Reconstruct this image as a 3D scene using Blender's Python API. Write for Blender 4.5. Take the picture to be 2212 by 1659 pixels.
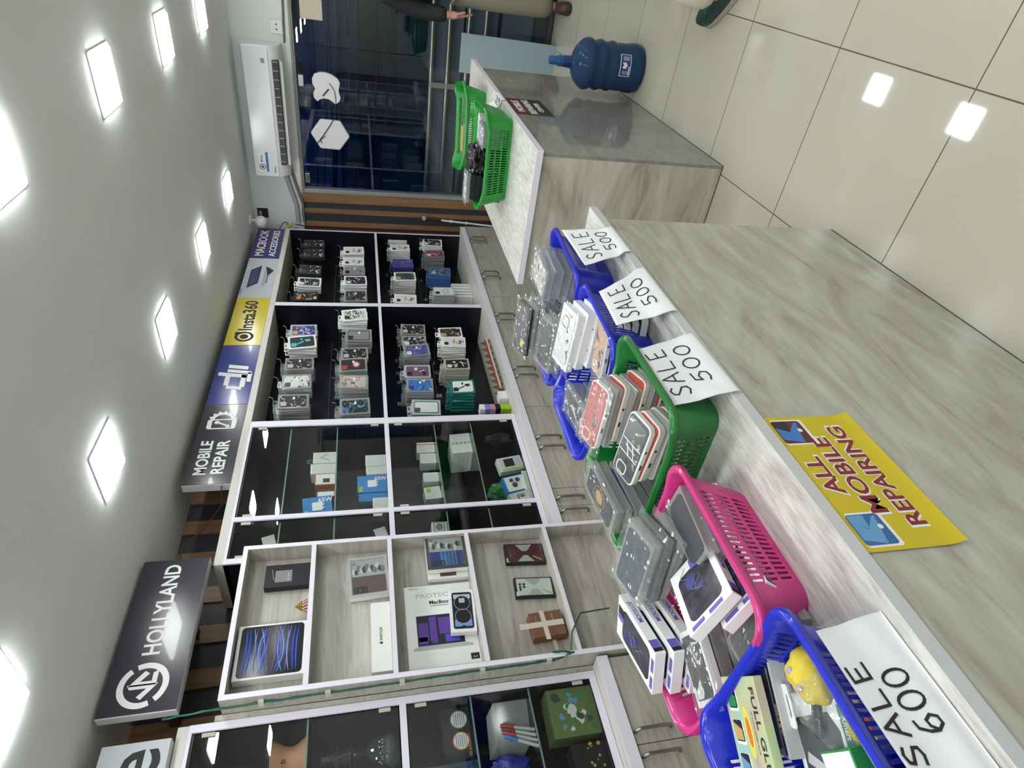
import bpy, bmesh, math, random
from mathutils import Matrix, Vector, noise
SC = bpy.context.scene
for o in list(bpy.data.objects):
    bpy.data.objects.remove(o)
COL = SC.collection

# ------------------------------------------------------------------ camera, world, exposure
FPX = 1311.49                                   # focal length in pixels of the 2212 wide frame
YAW, PITCH, ROLL = math.radians(37.93), math.radians(-13.587), math.radians(-1.073)
CAM = Vector((0, 0, 1.62))
cp, sp = math.cos(PITCH), math.sin(PITCH)
FW = Vector((-math.sin(YAW)*cp, math.cos(YAW)*cp, sp))
RT0 = FW.cross(Vector((0, 0, 1))).normalized()
UP0 = RT0.cross(FW)
RT = math.cos(ROLL)*RT0 + math.sin(ROLL)*UP0
UP = -math.sin(ROLL)*RT0 + math.cos(ROLL)*UP0
cd = bpy.data.cameras.new('camera')
cam = bpy.data.objects.new('camera', cd)
COL.objects.link(cam)
cd.sensor_fit = 'HORIZONTAL'
cd.sensor_width = 36
cd.lens = FPX/2212*36
cd.clip_start = 0.05
# the phone was held on its side: the frame's right is the room's down
mw = Matrix.Identity(4)
for i in range(3):
    mw[i][0] = -UP[i]; mw[i][1] = RT[i]; mw[i][2] = -FW[i]; mw[i][3] = CAM[i]
cam.matrix_world = mw
SC.camera = cam

w = bpy.data.worlds.new('dusk')
SC.world = w
w.use_nodes = True
bgn = w.node_tree.nodes['Background']
bgn.inputs[0].default_value = (0.035, 0.115, 0.40, 1)
bgn.inputs[1].default_value = 0.45
SC.view_settings.view_transform = 'Standard'
SC.view_settings.look = 'None'
SC.view_settings.gamma = 1
SC.view_settings.exposure = 0.0
SC.view_settings.use_curve_mapping = False
LAMP = 38.0                                      # radiance of the LED ceiling panels


def at(px, py, ax, val):
    """point of the photograph on the room plane ax = val"""
    u = 1659-py
    r = RT*(u-829.5) + UP*(-(px-1106)) + FW*FPX
    i = 'xyz'.index(ax)
    return CAM + r*((val-CAM[i])/r[i])


# ------------------------------------------------------------------ materials
MATS = {}


def nt(name):
    m = bpy.data.materials.new(name)
    m.use_nodes = True
    return m, m.node_tree.nodes, m.node_tree.links, m.node_tree.nodes['Principled BSDF']


def mat(name, col, rough=.5, metal=0., spec=.5, emit=0., var=0., vs=20., bump=0., bs=200., coat=0.):
    if name in MATS:
        return MATS[name]
    m, N, L, p = nt(name)
    p.inputs['Base Color'].default_value = (*col, 1)
    p.inputs['Roughness'].default_value = rough
    p.inputs['Metallic'].default_value = metal
    p.inputs['Specular IOR Level'].default_value = spec
    p.inputs['Coat Weight'].default_value = coat
    if emit:
        p.inputs['Emission Color'].default_value = (*col, 1)
        p.inputs['Emission Strength'].default_value = emit
    tc = None
    if var or bump:
        tc = N.new('ShaderNodeTexCoord')
    if var:
        n = N.new('ShaderNodeTexNoise'); n.inputs['Scale'].default_value = vs; n.inputs['Detail'].default_value = 5
        L.new(tc.outputs['Object'], n.inputs['Vector'])
        r = N.new('ShaderNodeValToRGB')
        r.color_ramp.elements[0].position = .3; r.color_ramp.elements[1].position = .7
        r.color_ramp.elements[0].color = (*[c*(1-var) for c in col], 1)
        r.color_ramp.elements[1].color = (*[min(1, c*(1+var)) for c in col], 1)
        L.new(n.outputs['Fac'], r.inputs[0]); L.new(r.outputs[0], p.inputs['Base Color'])
    if bump:
        n2 = N.new('ShaderNodeTexNoise'); n2.inputs['Scale'].default_value = bs; n2.inputs['Detail'].default_value = 3
        L.new(tc.outputs['Object'], n2.inputs['Vector'])
        b = N.new('ShaderNodeBump'); b.inputs['Strength'].default_value = bump; b.inputs['Distance'].default_value = .004
        L.new(n2.outputs['Fac'], b.inputs['Height']); L.new(b.outputs[0], p.inputs['Normal'])
    MATS[name] = m
    return m


def grain(name, axis, cols, rough=.45, sc=(1.2, 14.), dist=1.4, spec=.5, fine=.35):
    """laminate with a wood or stone grain running along one axis"""
    m, N, L, p = nt(name)
    p.inputs['Roughness'].default_value = rough
    p.inputs['Specular IOR Level'].default_value = spec
    tc = N.new('ShaderNodeTexCoord'); mp = N.new('ShaderNodeMapping')
    s = [sc[1]]*3
    s['xyz'.index(axis)] = sc[0]
    mp.inputs['Scale'].default_value = s
    L.new(tc.outputs['Object'], mp.inputs['Vector'])
    n = N.new('ShaderNodeTexNoise'); n.inputs['Scale'].default_value = 1.0; n.inputs['Detail'].default_value = 9
    n.inputs['Roughness'].default_value = .62; n.inputs['Distortion'].default_value = dist
    L.new(mp.outputs[0], n.inputs['Vector'])
    mp2 = N.new('ShaderNodeMapping')
    s2 = [sc[1]*9]*3; s2['xyz'.index(axis)] = sc[0]*4
    mp2.inputs['Scale'].default_value = s2
    L.new(tc.outputs['Object'], mp2.inputs['Vector'])
    n2 = N.new('ShaderNodeTexNoise'); n2.inputs['Scale'].default_value = 1.0; n2.inputs['Detail'].default_value = 4
    L.new(mp2.outputs[0], n2.inputs['Vector'])
    mx = N.new('ShaderNodeMix'); mx.data_type = 'FLOAT'; mx.inputs[0].default_value = fine
    L.new(n.outputs['Fac'], mx.inputs[2]); L.new(n2.outputs['Fac'], mx.inputs[3])
    r = N.new('ShaderNodeValToRGB')
    e = r.color_ramp.elements
    e[0].position = .28; e[0].color = (*cols[0], 1)
    e[1].position = .72; e[1].color = (*cols[-1], 1)
    for k, c in enumerate(cols[1:-1]):
        x = e.new(.28+.44*(k+1)/(len(cols)-1)); x.color = (*c, 1)
    L.new(mx.outputs[0], r.inputs[0]); L.new(r.outputs[0], p.inputs['Base Color'])
    MATS[name] = m
    return m


def glass(name, tint=(1, 1, 1), refl=1.0, ior=1.45, rough=0.0, veil=0., veilc=(.8, .85, .85)):
    """thin clear sheet: transparent + fresnel mirror (+ a little milky veil)"""
    m = bpy.data.materials.new(name); m.use_nodes = True
    N, L = m.node_tree.nodes, m.node_tree.links
    N.clear()
    out = N.new('ShaderNodeOutputMaterial')
    t = N.new('ShaderNodeBsdfTransparent'); t.inputs[0].default_value = (*tint, 1)
    g = N.new('ShaderNodeBsdfGlossy'); g.inputs['Roughness'].default_value = rough
    # Schlick reflectance from the angle of view, the same from both sides of the sheet
    f = N.new('ShaderNodeLayerWeight'); f.inputs['Blend'].default_value = .5
    pw = N.new('ShaderNodeMath'); pw.operation = 'POWER'; pw.inputs[1].default_value = 5
    L.new(f.outputs['Facing'], pw.inputs[0])
    f0 = ((ior-1)/(ior+1))**2
    k = N.new('ShaderNodeMath'); k.operation = 'MULTIPLY_ADD'; k.use_clamp = True
    k.inputs[1].default_value = (1-f0)*refl; k.inputs[2].default_value = f0*refl
    L.new(pw.outputs[0], k.inputs[0])
    mx = N.new('ShaderNodeMixShader')
    L.new(k.outputs[0], mx.inputs[0])
    base = t
    if veil:
        d = N.new('ShaderNodeBsdfDiffuse'); d.inputs[0].default_value = (*veilc, 1)
        m2 = N.new('ShaderNodeMixShader'); m2.inputs[0].default_value = veil
        L.new(t.outputs[0], m2.inputs[1]); L.new(d.outputs[0], m2.inputs[2])
        base = m2
    L.new(base.outputs[0], mx.inputs[1]); L.new(g.outputs[0], mx.inputs[2])
    L.new(mx.outputs[0], out.inputs[0])
    MATS[name] = m
    return m


# ------------------------------------------------------------------ mesh builder
class B:
    def __init__(self):
        self.bm = bmesh.new()

    def _f(self, vs, mi):
        try:
            f = self.bm.faces.new(vs)
            f.material_index = mi
            return f
        except ValueError:
            return None

    def box(self, x0, x1, y0, y1, z0, z1, mi=0, M=None):
        v = [Vector((x, y, z)) for z in (z0, z1) for y in (y0, y1) for x in (x0, x1)]
        if M is not None:
            v = [M @ p for p in v]
        v = [self.bm.verts.new(p) for p in v]
        for q in ((0, 2, 3, 1), (4, 5, 7, 6), (0, 1, 5, 4), (2, 6, 7, 3), (0, 4, 6, 2), (1, 3, 7, 5)):
            self._f([v[i] for i in q], mi)
        return self

    def prism(self, pts, z0, z1, mi=0, M=None, side=None, cap2=None):
        M = M or Matrix.Identity(4)
        a = [self.bm.verts.new(M @ Vector((p[0], p[1], z0))) for p in pts]
        b = [self.bm.verts.new(M @ Vector((p[0], p[1], z1))) for p in pts]
        self._f(list(reversed(a)), mi if cap2 is None else cap2)
        self._f(b, mi)
        n = len(pts)
        for i in range(n):
            j = (i+1) % n
            self._f([a[i], a[j], b[j], b[i]], mi if side is None else side)
        return self

    def poly(self, pts, mi=0, M=None):
        M = M or Matrix.Identity(4)
        self._f([self.bm.verts.new(M @ Vector(p)) for p in pts], mi)
        return self

    def ring(self, outer, inner, z0, z1, mi=0, M=None):
        """frame between two outlines with the same number of points"""
        M = M or Matrix.Identity(4)
        V = [[self.bm.verts.new(M @ Vector((p[0], p[1], z))) for p in o] for o in (outer, inner) for z in (z0, z1)]
        n = len(outer)
        for i in range(n):
            j = (i+1) % n
            self._f([V[0][i], V[0][j], V[1][j], V[1][i]], mi)
            self._f([V[2][j], V[2][i], V[3][i], V[3][j]], mi)
            self._f([V[1][i], V[1][j], V[3][j], V[3][i]], mi)
            self._f([V[0][j], V[0][i], V[2][i], V[2][j]], mi)
        return self

    def tube(self, path, r, n=8, mi=0, cap=True, rr=None):
        path = [Vector(p) for p in path]
        up = None
        rings = []
        for i, p in enumerate(path):
            t = (path[min(i+1, len(path)-1)]-path[max(i-1, 0)])
            if t.length < 1e-9:
                t = Vector((0, 0, 1))
            t.normalize()
            if up is None:
                up = Vector((0, 0, 1)) if abs(t.z) < .9 else Vector((1, 0, 0))
            s = t.cross(up)
            if s.length < 1e-6:
                s = t.cross(Vector((0, 1, 0)))
            s.normalize(); up = s.cross(t).normalized()
            q = r if rr is None else rr[i]
            rings.append([self.bm.verts.new(p+(s*math.cos(2*math.pi*k/n)+up*math.sin(2*math.pi*k/n))*q) for k in range(n)])
        for a, b in zip(rings, rings[1:]):
            for k in range(n):
                self._f([a[k], a[(k+1) % n], b[(k+1) % n], b[k]], mi)
        if cap:
            self._f(list(reversed(rings[0])), mi); self._f(rings[-1], mi)
        return self

    def lathe(self, prof, n=32, mi=0, M=None, cap=True):
        M = M or Matrix.Identity(4)
        rings = [[self.bm.verts.new(M @ Vector((r*math.cos(2*math.pi*k/n), r*math.sin(2*math.pi*k/n), z))) for k in range(n)] for r, z in prof]
        for a, b in zip(rings, rings[1:]):
            for k in range(n):
                self._f([a[k], a[(k+1) % n], b[(k+1) % n], b[k]], mi)
        if cap:
            self._f(list(reversed(rings[0])), mi); self._f(rings[-1], mi)
        return self

    def grid(self, fn, nu, nv, mi=0, skip=None, closed=False):
        V = [[self.bm.verts.new(fn(i/nu, j/nv)) for i in range(nu if closed else nu+1)] for j in range(nv+1)]
        for j in range(nv):
            for i in range(nu):
                if skip and skip(i, j):
                    continue
                k = (i+1) % nu if closed else i+1
                self._f([V[j][i], V[j][k], V[j+1][k], V[j+1][i]], mi)
        return self

    def ball(self, c, r, mi=0, n=12, s=(1, 1, 1), M=None):
        M = M or Matrix.Identity(4)
        c = Vector(c)
        def fn(u, v):
            a, b = 2*math.pi*u, math.pi*(v*.998+.001)
            return M @ (c+Vector((r*s[0]*math.sin(b)*math.cos(a), r*s[1]*math.sin(b)*math.sin(a), -r*s[2]*math.cos(b))))
        return self.grid(fn, n*2, n, mi, closed=True)

    def build(self, name, mats, parent=None, smooth=None, bevel=0, seg=2, keep=True):
        me = bpy.data.meshes.new(name)
        self.bm.normal_update()
        self.bm.to_mesh(me); self.bm.free()
        if not isinstance(mats, (list, tuple)):
            mats = [mats]
        for m in mats:
            me.materials.append(m)
        if smooth is not None:
            me.polygons.foreach_set('use_smooth', [True]*len(me.polygons))
            me.set_sharp_from_angle(angle=math.radians(smooth))
        o = bpy.data.objects.new(name, me)
        COL.objects.link(o)
        if bevel:
            b = o.modifiers.new('bevel', 'BEVEL'); b.width = bevel; b.segments = seg; b.limit_method = 'ANGLE'
        if parent is not None:
            o.parent = parent
            if keep:
                o.matrix_parent_inverse = parent.matrix_basis.inverted()
        return o


def tag(o, label, cat, group=None, kind=None):
    if label:
        o['label'] = label
    if cat:
        o['category'] = cat
    if group:
        o['group'] = group
    if kind:
        o['kind'] = kind
    return o


def thing(name, label, cat, loc=(0, 0, 0), rz=0., group=None, M=None):
    o = bpy.data.objects.new(name, None)
    COL.objects.link(o)
    o.empty_display_size = .1
    o.matrix_basis = M if M is not None else (Matrix.Translation(Vector(loc)) @ Matrix.Rotation(rz, 4, 'Z'))
    return tag(o, label, cat, group)


def struct(o):
    o['kind'] = 'structure'
    return o


KIDS = {}


def dup(o, M=None, label=None, group=None, parent=None):
    """copy a thing with its parts and their sub-parts"""
    c = o.copy(); COL.objects.link(c)
    if parent is not None:
        c.parent = parent
    if M is not None:
        c.matrix_basis = M
    if label:
        c['label'] = label
    if group:
        c['group'] = group
    for ch in list(o.children):
        dup(ch, parent=c)
    return c


def rr(w, h, r, n=5, cx=0, cy=0):
    """rounded rectangle outline"""
    P = []
    r = min(r, w/2-1e-5, h/2-1e-5)
    for sx, sy, a0 in ((1, 1, 0), (-1, 1, 90), (-1, -1, 180), (1, -1, 270)):
        for k in range(n+1):
            a = math.radians(a0+90*k/n)
            P.append((cx+sx*(w/2-r)+r*math.cos(a), cy+sy*(h/2-r)+r*math.sin(a)))
    return P


def circ(r, n=24, cx=0, cy=0, sy=1):
    return [(cx+r*math.cos(2*math.pi*k/n), cy+r*sy*math.sin(2*math.pi*k/n)) for k in range(n)]


def blob(rng, r, n=9, cx=0, cy=0, j=.4, sy=1.):
    return [(cx+r*(1+rng.uniform(-j, j))*math.cos(2*math.pi*k/n), cy+sy*r*(1+rng.uniform(-j, j))*math.sin(2*math.pi*k/n)) for k in range(n)]


def wallM(x, y, z):
    """frame on a wall that faces +X: local x = +Y, local y = up, local z = out of the wall"""
    return Matrix(((0, 0, 1, x), (1, 0, 0, y), (0, 1, 0, z), (0, 0, 0, 1)))


def backM(x, y, z):
    """frame on a wall that faces -Y (towards the room): local x = +X, local y = up"""
    return Matrix(((1, 0, 0, x), (0, 0, -1, y), (0, 1, 0, z), (0, 0, 0, 1)))


def axes(t, x, y):
    x = Vector(x).normalized(); y = Vector(y); y = (y-x*y.dot(x)).normalized(); z = x.cross(y)
    return Matrix(((x[0], y[0], z[0], t[0]), (x[1], y[1], z[1], t[1]), (x[2], y[2], z[2], t[2]), (0, 0, 0, 1)))


def text(s, size, M, m, parent, name='lettering', bold=0., align='CENTER', width=None, ext=.0004, sx=1., shear=0., sp=1.):
    c = bpy.data.curves.new(name, 'FONT')
    c.body = s; c.size = size; c.align_x = align; c.align_y = 'CENTER'
    c.offset = bold*size; c.extrude = ext; c.shear = shear; c.space_character = sp
    c.resolution_u = 3
    tmp = bpy.data.objects.new(name, c)
    COL.objects.link(tmp)
    dg = bpy.context.evaluated_depsgraph_get()
    me = bpy.data.meshes.new_from_object(tmp.evaluated_get(dg))
    bpy.data.objects.remove(tmp); bpy.data.curves.remove(c)
    xs = [v.co.x for v in me.vertices]
    if width and xs:
        sx = width/(max(xs)-min(xs))
    me.transform(M @ Matrix.Diagonal((sx, 1, 1, 1)))
    me.materials.clear(); me.materials.append(m)
    me.name = name
    o = bpy.data.objects.new(name, me); COL.objects.link(o)
    if parent is not None:
        o.parent = parent
        o.matrix_parent_inverse = parent.matrix_basis.inverted()
    return o


I4 = Matrix.Identity(4)
T = lambda x, y, z: Matrix.Translation(Vector((x, y, z)))
R = lambda a, ax: Matrix.Rotation(math.radians(a), 4, ax)
ORD = ['first', 'second', 'third', 'fourth', 'fifth', 'sixth', 'seventh', 'eighth']

WHITE = mat('white_plastic', (.78, .79, .8), .3)
PAINT = mat('wall_paint', (.74, .76, .75), .6, var=.02, vs=3)
CEIL = mat('ceiling_paint', (.80, .82, .82), .7, var=.015, vs=2)
EDGE = mat('lavender_white_edging', (.74, .72, .82), .35)
EDGEG = mat('grey_edging', (.56, .57, .6), .35)
BLACK = mat('black_laminate', (.006, .007, .011), .25)
DARK = mat('dark_plastic', (.02, .02, .024), .35)
CHROME = mat('chrome', (.75, .75, .77), .18, metal=1)
NICKEL = mat('brushed_nickel', (.30, .30, .29), .3, metal=1)
ALU = mat('aluminium_frame', (.42, .43, .43), .4, metal=.6)
WOODX = grain('grey_oak_laminate_across', 'x', [(.20, .18, .15), (.37, .35, .305), (.48, .46, .41), (.55, .53, .48)], .42)
WOODY = grain('grey_oak_laminate', 'y', [(.20, .18, .15), (.37, .35, .305), (.48, .46, .41), (.55, .53, .48)], .42, sc=(1.6, 9.), dist=2.2)
WOODD = grain('grey_oak_door', 'y', [(.17, .155, .125), (.34, .32, .27), (.44, .42, .365), (.51, .49, .435)], .40, sc=(1.6, 9.), dist=2.0)
GREYM = grain('polished_grey_stone_laminate', 'y', [(.15, .14, .125), (.23, .22, .20), (.27, .26, .24), (.33, .32, .30)], .06, sc=(2.2, 4.), spec=.8, dist=2.5)
TOPM = grain('white_grained_worktop', 'y', [(.26, .235, .21), (.50, .485, .44), (.66, .655, .62), (.74, .74, .71)], .36, sc=(4., 16.), dist=2.6, fine=.45)
LIGHTW = grain('pale_board', 'y', [(.42, .41, .38), (.58, .57, .53), (.66, .66, .63)], .4)
CHARC = mat('charcoal_wall_panel', (.030, .030, .040), .5)
BROWNW = grain('brown_wall_batten', 'z', [(.13, .065, .03), (.24, .13, .06), (.30, .17, .085)], .45)
SHOPGL = glass('shopfront_glass', (.93, .96, .97), 1.0, 1.5)
CABGL = glass('cabinet_glass', (.955, .975, .965), 1.0, 1.5)
CLEAR = glass('clear_plastic_film', (.96, .97, .97), 1.0, 1.4, .08, veil=.10, veilc=(.75, .77, .78))
BLIST = glass('clear_blister', (.86, .87, .86), 1.2, 1.5, .10, veil=.34, veilc=(.62, .63, .62))
PAPER = mat('white_paper', (.78, .79, .82), .7)
INK = mat('black_marker', (.012, .012, .015), .6)
WPRINT = mat('white_print', (.82, .82, .82), .45)
CARD = mat('white_carton', (.76, .77, .76), .4)
RED = mat('red_print', (.42, .02, .025), .5)
# ------------------------------------------------------------------ the setting
XW, YB, ZC = -2.85, 5.80, 2.60           # left wall, back wall (shopfront), ceiling
XR, YN = 2.7, -2.6                       # right wall, rear wall (behind the camera)


def floor_material():
    m, N, L, p = nt('polished_cream_floor_tiles')
    p.inputs['Roughness'].default_value = .035
    p.inputs['Specular IOR Level'].default_value = .55
    tc = N.new('ShaderNodeTexCoord'); mp = N.new('ShaderNodeMapping')
    mp.inputs['Location'].default_value = (.188+.6*20, -2.10+.6*20, 0)
    L.new(tc.outputs['Object'], mp.inputs['Vector'])
    b = N.new('ShaderNodeTexBrick')
    b.offset = 0; b.squash = 1
    b.inputs['Scale'].default_value = 1
    b.inputs['Brick Width'].default_value = .6; b.inputs['Row Height'].default_value = .6
    b.inputs['Mortar Size'].default_value = .0022; b.inputs['Mortar Smooth'].default_value = .1
    b.inputs['Color1'].default_value = (.455, .435, .355, 1); b.inputs['Color2'].default_value = (.44, .422, .345, 1)
    b.inputs['Mortar'].default_value = (.10, .09, .07, 1)
    L.new(mp.outputs[0], b.inputs['Vector'])
    n = N.new('ShaderNodeTexNoise'); n.inputs['Scale'].default_value = 3.2; n.inputs['Detail'].default_value = 4
    L.new(tc.outputs['Object'], n.inputs['Vector'])
    mr = N.new('ShaderNodeMapRange'); mr.inputs[3].default_value = .94; mr.inputs[4].default_value = 1.05
    L.new(n.outputs['Fac'], mr.inputs[0])
    mm = N.new('ShaderNodeMix'); mm.data_type = 'RGBA'; mm.blend_type = 'MULTIPLY'; mm.inputs[0].default_value = 1
    L.new(b.outputs['Color'], mm.inputs[6]); L.new(mr.outputs[0], mm.inputs[7])
    L.new(mm.outputs[2], p.inputs['Base Color'])
    bp = N.new('ShaderNodeBump'); bp.inputs['Strength'].default_value = .25; bp.inputs['Distance'].default_value = .002; bp.invert = True
    L.new(b.outputs['Fac'], bp.inputs['Height']); L.new(bp.outputs[0], p.inputs['Normal'])
    return m


struct(B().box(XW-.1, XR+.1, YN-.1, YB+.1, -.1, 0).build('floor', floor_material()))
struct(B().box(XW-.1, XR+.1, YN-.1, YB+.1, ZC, ZC+.1).build('ceiling', CEIL))
# left wall: charcoal panels with brown battens
b = B().box(XW-.1, XW, YN, YB, 0, ZC, 0)
for k in range(-14, 39):
    yc = 2.63-.2165*k
    if YN < yc-.05 and yc+.05 < YB:
        b.box(XW, XW+.012, yc-.045, yc+.045, 0, ZC, 1)
struct(b.build('wall_left', [CHARC, BROWNW]))
# back wall: white lintel, panelled pier beside the glass, white return at the right
b = B().box(XW, XR, YB, YB+.12, 2.16, ZC, 0)
b.box(XW, -2.206, YB, YB+.12, 0, 2.16, 1)
for x0, x1 in ((-2.30, -2.206), (-2.406, -2.36), (-2.537, -2.489)):
    b.box(x0, x1, YB-.010, YB, 0, 2.16, 2)
b.box(.9, XR, YB, YB+.12, 0, 2.16, 0)
struct(b.build('wall_back', [PAINT, CHARC, BROWNW]))
struct(B().box(XR, XR+.1, YN, YB, 0, ZC).build('wall_right', PAINT))
struct(B().box(XW, XR, YN-.1, YN, 0, ZC).build('wall_near', PAINT))
REDW = grain('red_brown_board', 'z', [(.06, .016, .01), (.12, .032, .02), (.16, .05, .03)], .5)
struct(B().box(XW+.012, -2.56, 5.66, YB, 0, 2.16).build('trim_1', REDW, bevel=.003))
TRACK = mat('grey_door_track', (.27, .265, .24), .45)
b = B().box(-2.206, .9, YB-.018, YB+.02, 2.13, 2.16)
b.box(-2.206, .9, YB-.03, YB-.018, 2.142, 2.152)
struct(b.build('trim_2', TRACK))
# glazing: aluminium jamb, fixed pane, door pane
struct(B().box(-2.206, -2.171, YB-.02, YB+.05, 0, 2.13).build('trim_3', ALU, bevel=.002))
b = B().box(-2.206, .9, YB-.03, YB+.06, 0, .035)
struct(b.build('trim_4', mat('dark_stone_sill', (.05, .045, .04), .3, var=.5, vs=30), bevel=.004))
wn = struct(B().box(-2.168, -.985, YB+.012, YB+.022, .036, 2.128).build('window_1', SHOPGL))
for n_, x0 in (('patch_fitting', -2.12), ('patch_fitting', -1.30)):
    B().box(x0, x0+.09, YB-.012, YB+.035, 2.075, 2.12).build('patch_fitting', NICKEL, wn, bevel=.004)
struct(B().box(-.979, .35, YB+.012, YB+.022, .036, 2.128).build('window_2', SHOPGL))
struct(B().box(.35, .9, YB-.01, YB+.05, .036, 2.13).build('trim_5', ALU))

# ------------------------------------------------------------------ LED ceiling panels
LEDM = mat('led_diffuser', (1, 1, 1), .5, emit=LAMP)
MATS['led_diffuser'].node_tree.nodes['Principled BSDF'].inputs['Emission Color'].default_value = (.97, 1, .99, 1)
ROWS = {0: -1.845, 1: -.69, 2: .47, 3: 1.62}
RNAME = ['row over wall displays', 'row over the counters', 'row over open floor', 'row by right wall']
proto = None
for k in range(4):
    for j in range(8):
        y = 4.80-.955*j
        if y < -2.3:
            continue
        if proto is None:
            proto = thing('ceiling_light', 'x', 'light', (0, 0, 0))
            B().ring(rr(.235, .235, .01), rr(.207, .207, .006), -.004, 0).build('frame', WHITE, proto)
            B().prism(rr(.205, .205, .006), -.015, -.002).build('diffuser', LEDM, proto)
            c = proto
        else:
            c = dup(proto)
        c.matrix_basis = T(ROWS[k], y, ZC)
        c['label'] = f'square LED ceiling panel, {ORD[j]} from shopfront, {RNAME[k]}'
        c['group'] = 'LED ceiling panels'

# ------------------------------------------------------------------ back wall fittings
AC = thing('air_conditioner', 'white wall air conditioner over the glass shopfront', 'air conditioner', (-1.495, YB, 2.23))
x0, x1 = -2.01, -.985
prof = [(0, 2.235), (-.085, 2.225), (-.15, 2.25), (-.185, 2.285), (-.200, 2.31), (-.200, 2.49), (-.185, 2.515), (-.15, 2.525), (0, 2.525)]
MX = Matrix(((0, 0, 1, 0), (1, 0, 0, YB), (0, 1, 0, 0), (0, 0, 0, 1)))
B().prism(prof, x0, x1, M=MX).build('housing', WHITE, AC, smooth=35, bevel=.003)
B().box(x0+.004, x1-.004, YB-.211, YB-.199, 2.315, 2.508).build('front_panel', mat('ac_front', (.74, .76, .78), .22), AC, bevel=.006, seg=3)
b = B().box(x0+.1, x1-.1, YB-.19, YB-.10, 2.248, 2.30, 0)
for k in range(13):
    xx = x0+.13+k*.065
    b.box(xx, xx+.006, YB-.199, YB-.12, 2.25, 2.298, 1)
b.build('air_outlet', [mat('outlet_dark', (.05, .045, .045), .6), mat('outlet_vane', (.35, .33, .33), .5)], AC)
fl = B()
fl.box(x0+.105, x1-.105, -.004, .004, -.034, .034)
o = fl.build('louvre_flap', WHITE, AC, bevel=.003, keep=False)
o.matrix_basis = AC.matrix_basis.inverted() @ T(0, YB-.172, 2.232) @ R(-62, 'X')
BLUEP = mat('blue_print', (.03, .16, .42), .5)
s = B().box(-1.965, -1.80, YB-.2125, YB-.2112, 2.40, 2.475, 0).box(-1.965, -1.80, YB-.2135, YB-.2125, 2.395, 2.415, 1)
s = s.build('energy_sticker', [WPRINT, BLUEP], AC)
o = B().ring(circ(.026), circ(.020), 0, .0008, M=backM(-1.925, YB-.2127, 2.445))
o.prism(circ(.012), 0, .0008, M=backM(-1.925, YB-.2127, 2.445))
o.build('round_emblem', mat('slate_print', (.08, .10, .17), .5), s)
SLATE = MATS['slate_print']
text('Midea', .026, backM(-1.855, YB-.2128, 2.447), SLATE, s, bold=.01)
text('Midea', .022, backM(-1.945, YB-.2118, 2.345), SLATE, AC, bold=.01)
B().box(-1.11, -1.075, YB-.2125, YB-.2112, 2.345, 2.375).build('display_window', mat('grey_display', (.25, .27, .28), .3), AC)

so = thing('socket_outlet', 'white two-pin wall socket above the shopfront right of air conditioner', 'socket', (-.875, YB, 2.20))
B().box(-.925, -.825, YB-.028, YB, 2.205, 2.30).build('socket_box', WHITE, so, bevel=.006)
b = B()
for q in (-.018, .018):
    b.prism(circ(.0065, 12, q, 0), 0, .002, M=backM(-.875, YB-.028, 2.252))
b.build('socket_holes', DARK, so)

jb = B().box(-2.475, -2.385, YB-.004, YB, 2.475, 2.57, 0).box(-2.45, -2.41, YB-.010, YB-.004, 2.53, 2.555, 1)
tag(jb.build('junction_box_cutout', [DARK, mat('grey_conduit', (.30, .31, .32), .5)]), 'black square cable opening in white wall beside dome camera', 'cable opening')

cc = thing('security_camera', 'small white security camera hanging from ceiling near shopfront corner', 'security camera', (-2.40, 5.55, ZC))
B().lathe([(.045, 0), (.045, -.012), (.03, -.018)], 20, M=T(-2.40, 5.55, ZC)).tube([(-2.40, 5.55, ZC-.015), (-2.40, 5.545, ZC-.05), (-2.40, 5.53, ZC-.07)], .011).build('mount', WHITE, cc, smooth=40)
dr = (CAM-Vector((-2.4, 5.53, 2.5))).normalized(); dr = (dr+Vector((.3, .2, -.3))).normalized()
Mc = axes((-2.40, 5.525, 2.505), dr.cross(Vector((0, 0, 1))), Vector((0, 0, 1)))
B().ball((0, 0, 0), .052, s=(1, 1, 1.05), M=Mc).build('housing', WHITE, cc, smooth=60)
B().lathe([(.034, .040), (.034, .050), (.026, .053), (.012, .0535), (.001, .0535)], 20, M=Mc).build('lens', mat('camera_lens', (.01, .012, .02), .08), cc, smooth=40)

pz = [at(612, 360, 'y', YB-.02), at(625, 400, 'y', YB-.02), at(640, 440, 'y', YB-.02), at(645, 480, 'y', YB-.02)]
b = B().tube([p for p in pz], .024, 10)
pz2 = [p+Vector((.0, 0, -.06)) for p in pz]
tag(B().tube(pz, .020, 10).build('drain_pipe', mat('pipe_grey', (.36, .38, .40), .45), smooth=60), 'pale grey insulated pipe sloping down from air conditioner to left', 'pipe')
b.bm.free()
tag(B().tube(pz2[:3]+[at(655, 462, 'y', YB-.02), at(658, 480, 'y', YB-.02)], .013, 10).build('cable_conduit', mat('conduit_brown', (.16, .15, .13), .5), smooth=60), 'thin brown conduit below grey air conditioner pipe on back wall', 'conduit')
tag(B().tube([(x, YB-.012, 2.20-.02*math.sin((x+.9)*2)) for x in (-.985, -.9, -.8, -.6, -.3, 0, .4)], .008, 8).build('power_cable', mat('cable_grey', (.14, .145, .15), .5), smooth=60), 'grey power cable running along lintel right of air conditioner', 'cable')
cw = thing('camera_wires', 'black camera wires with a yellow connector above shelf end', 'wire', (-2.49, 5.7, 2.45))
b = B()
b.tube([at(604, 494, 'y', 5.7), at(611, 482, 'y', 5.7), at(616, 480, 'y', 5.7)], .004, 6)
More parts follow.
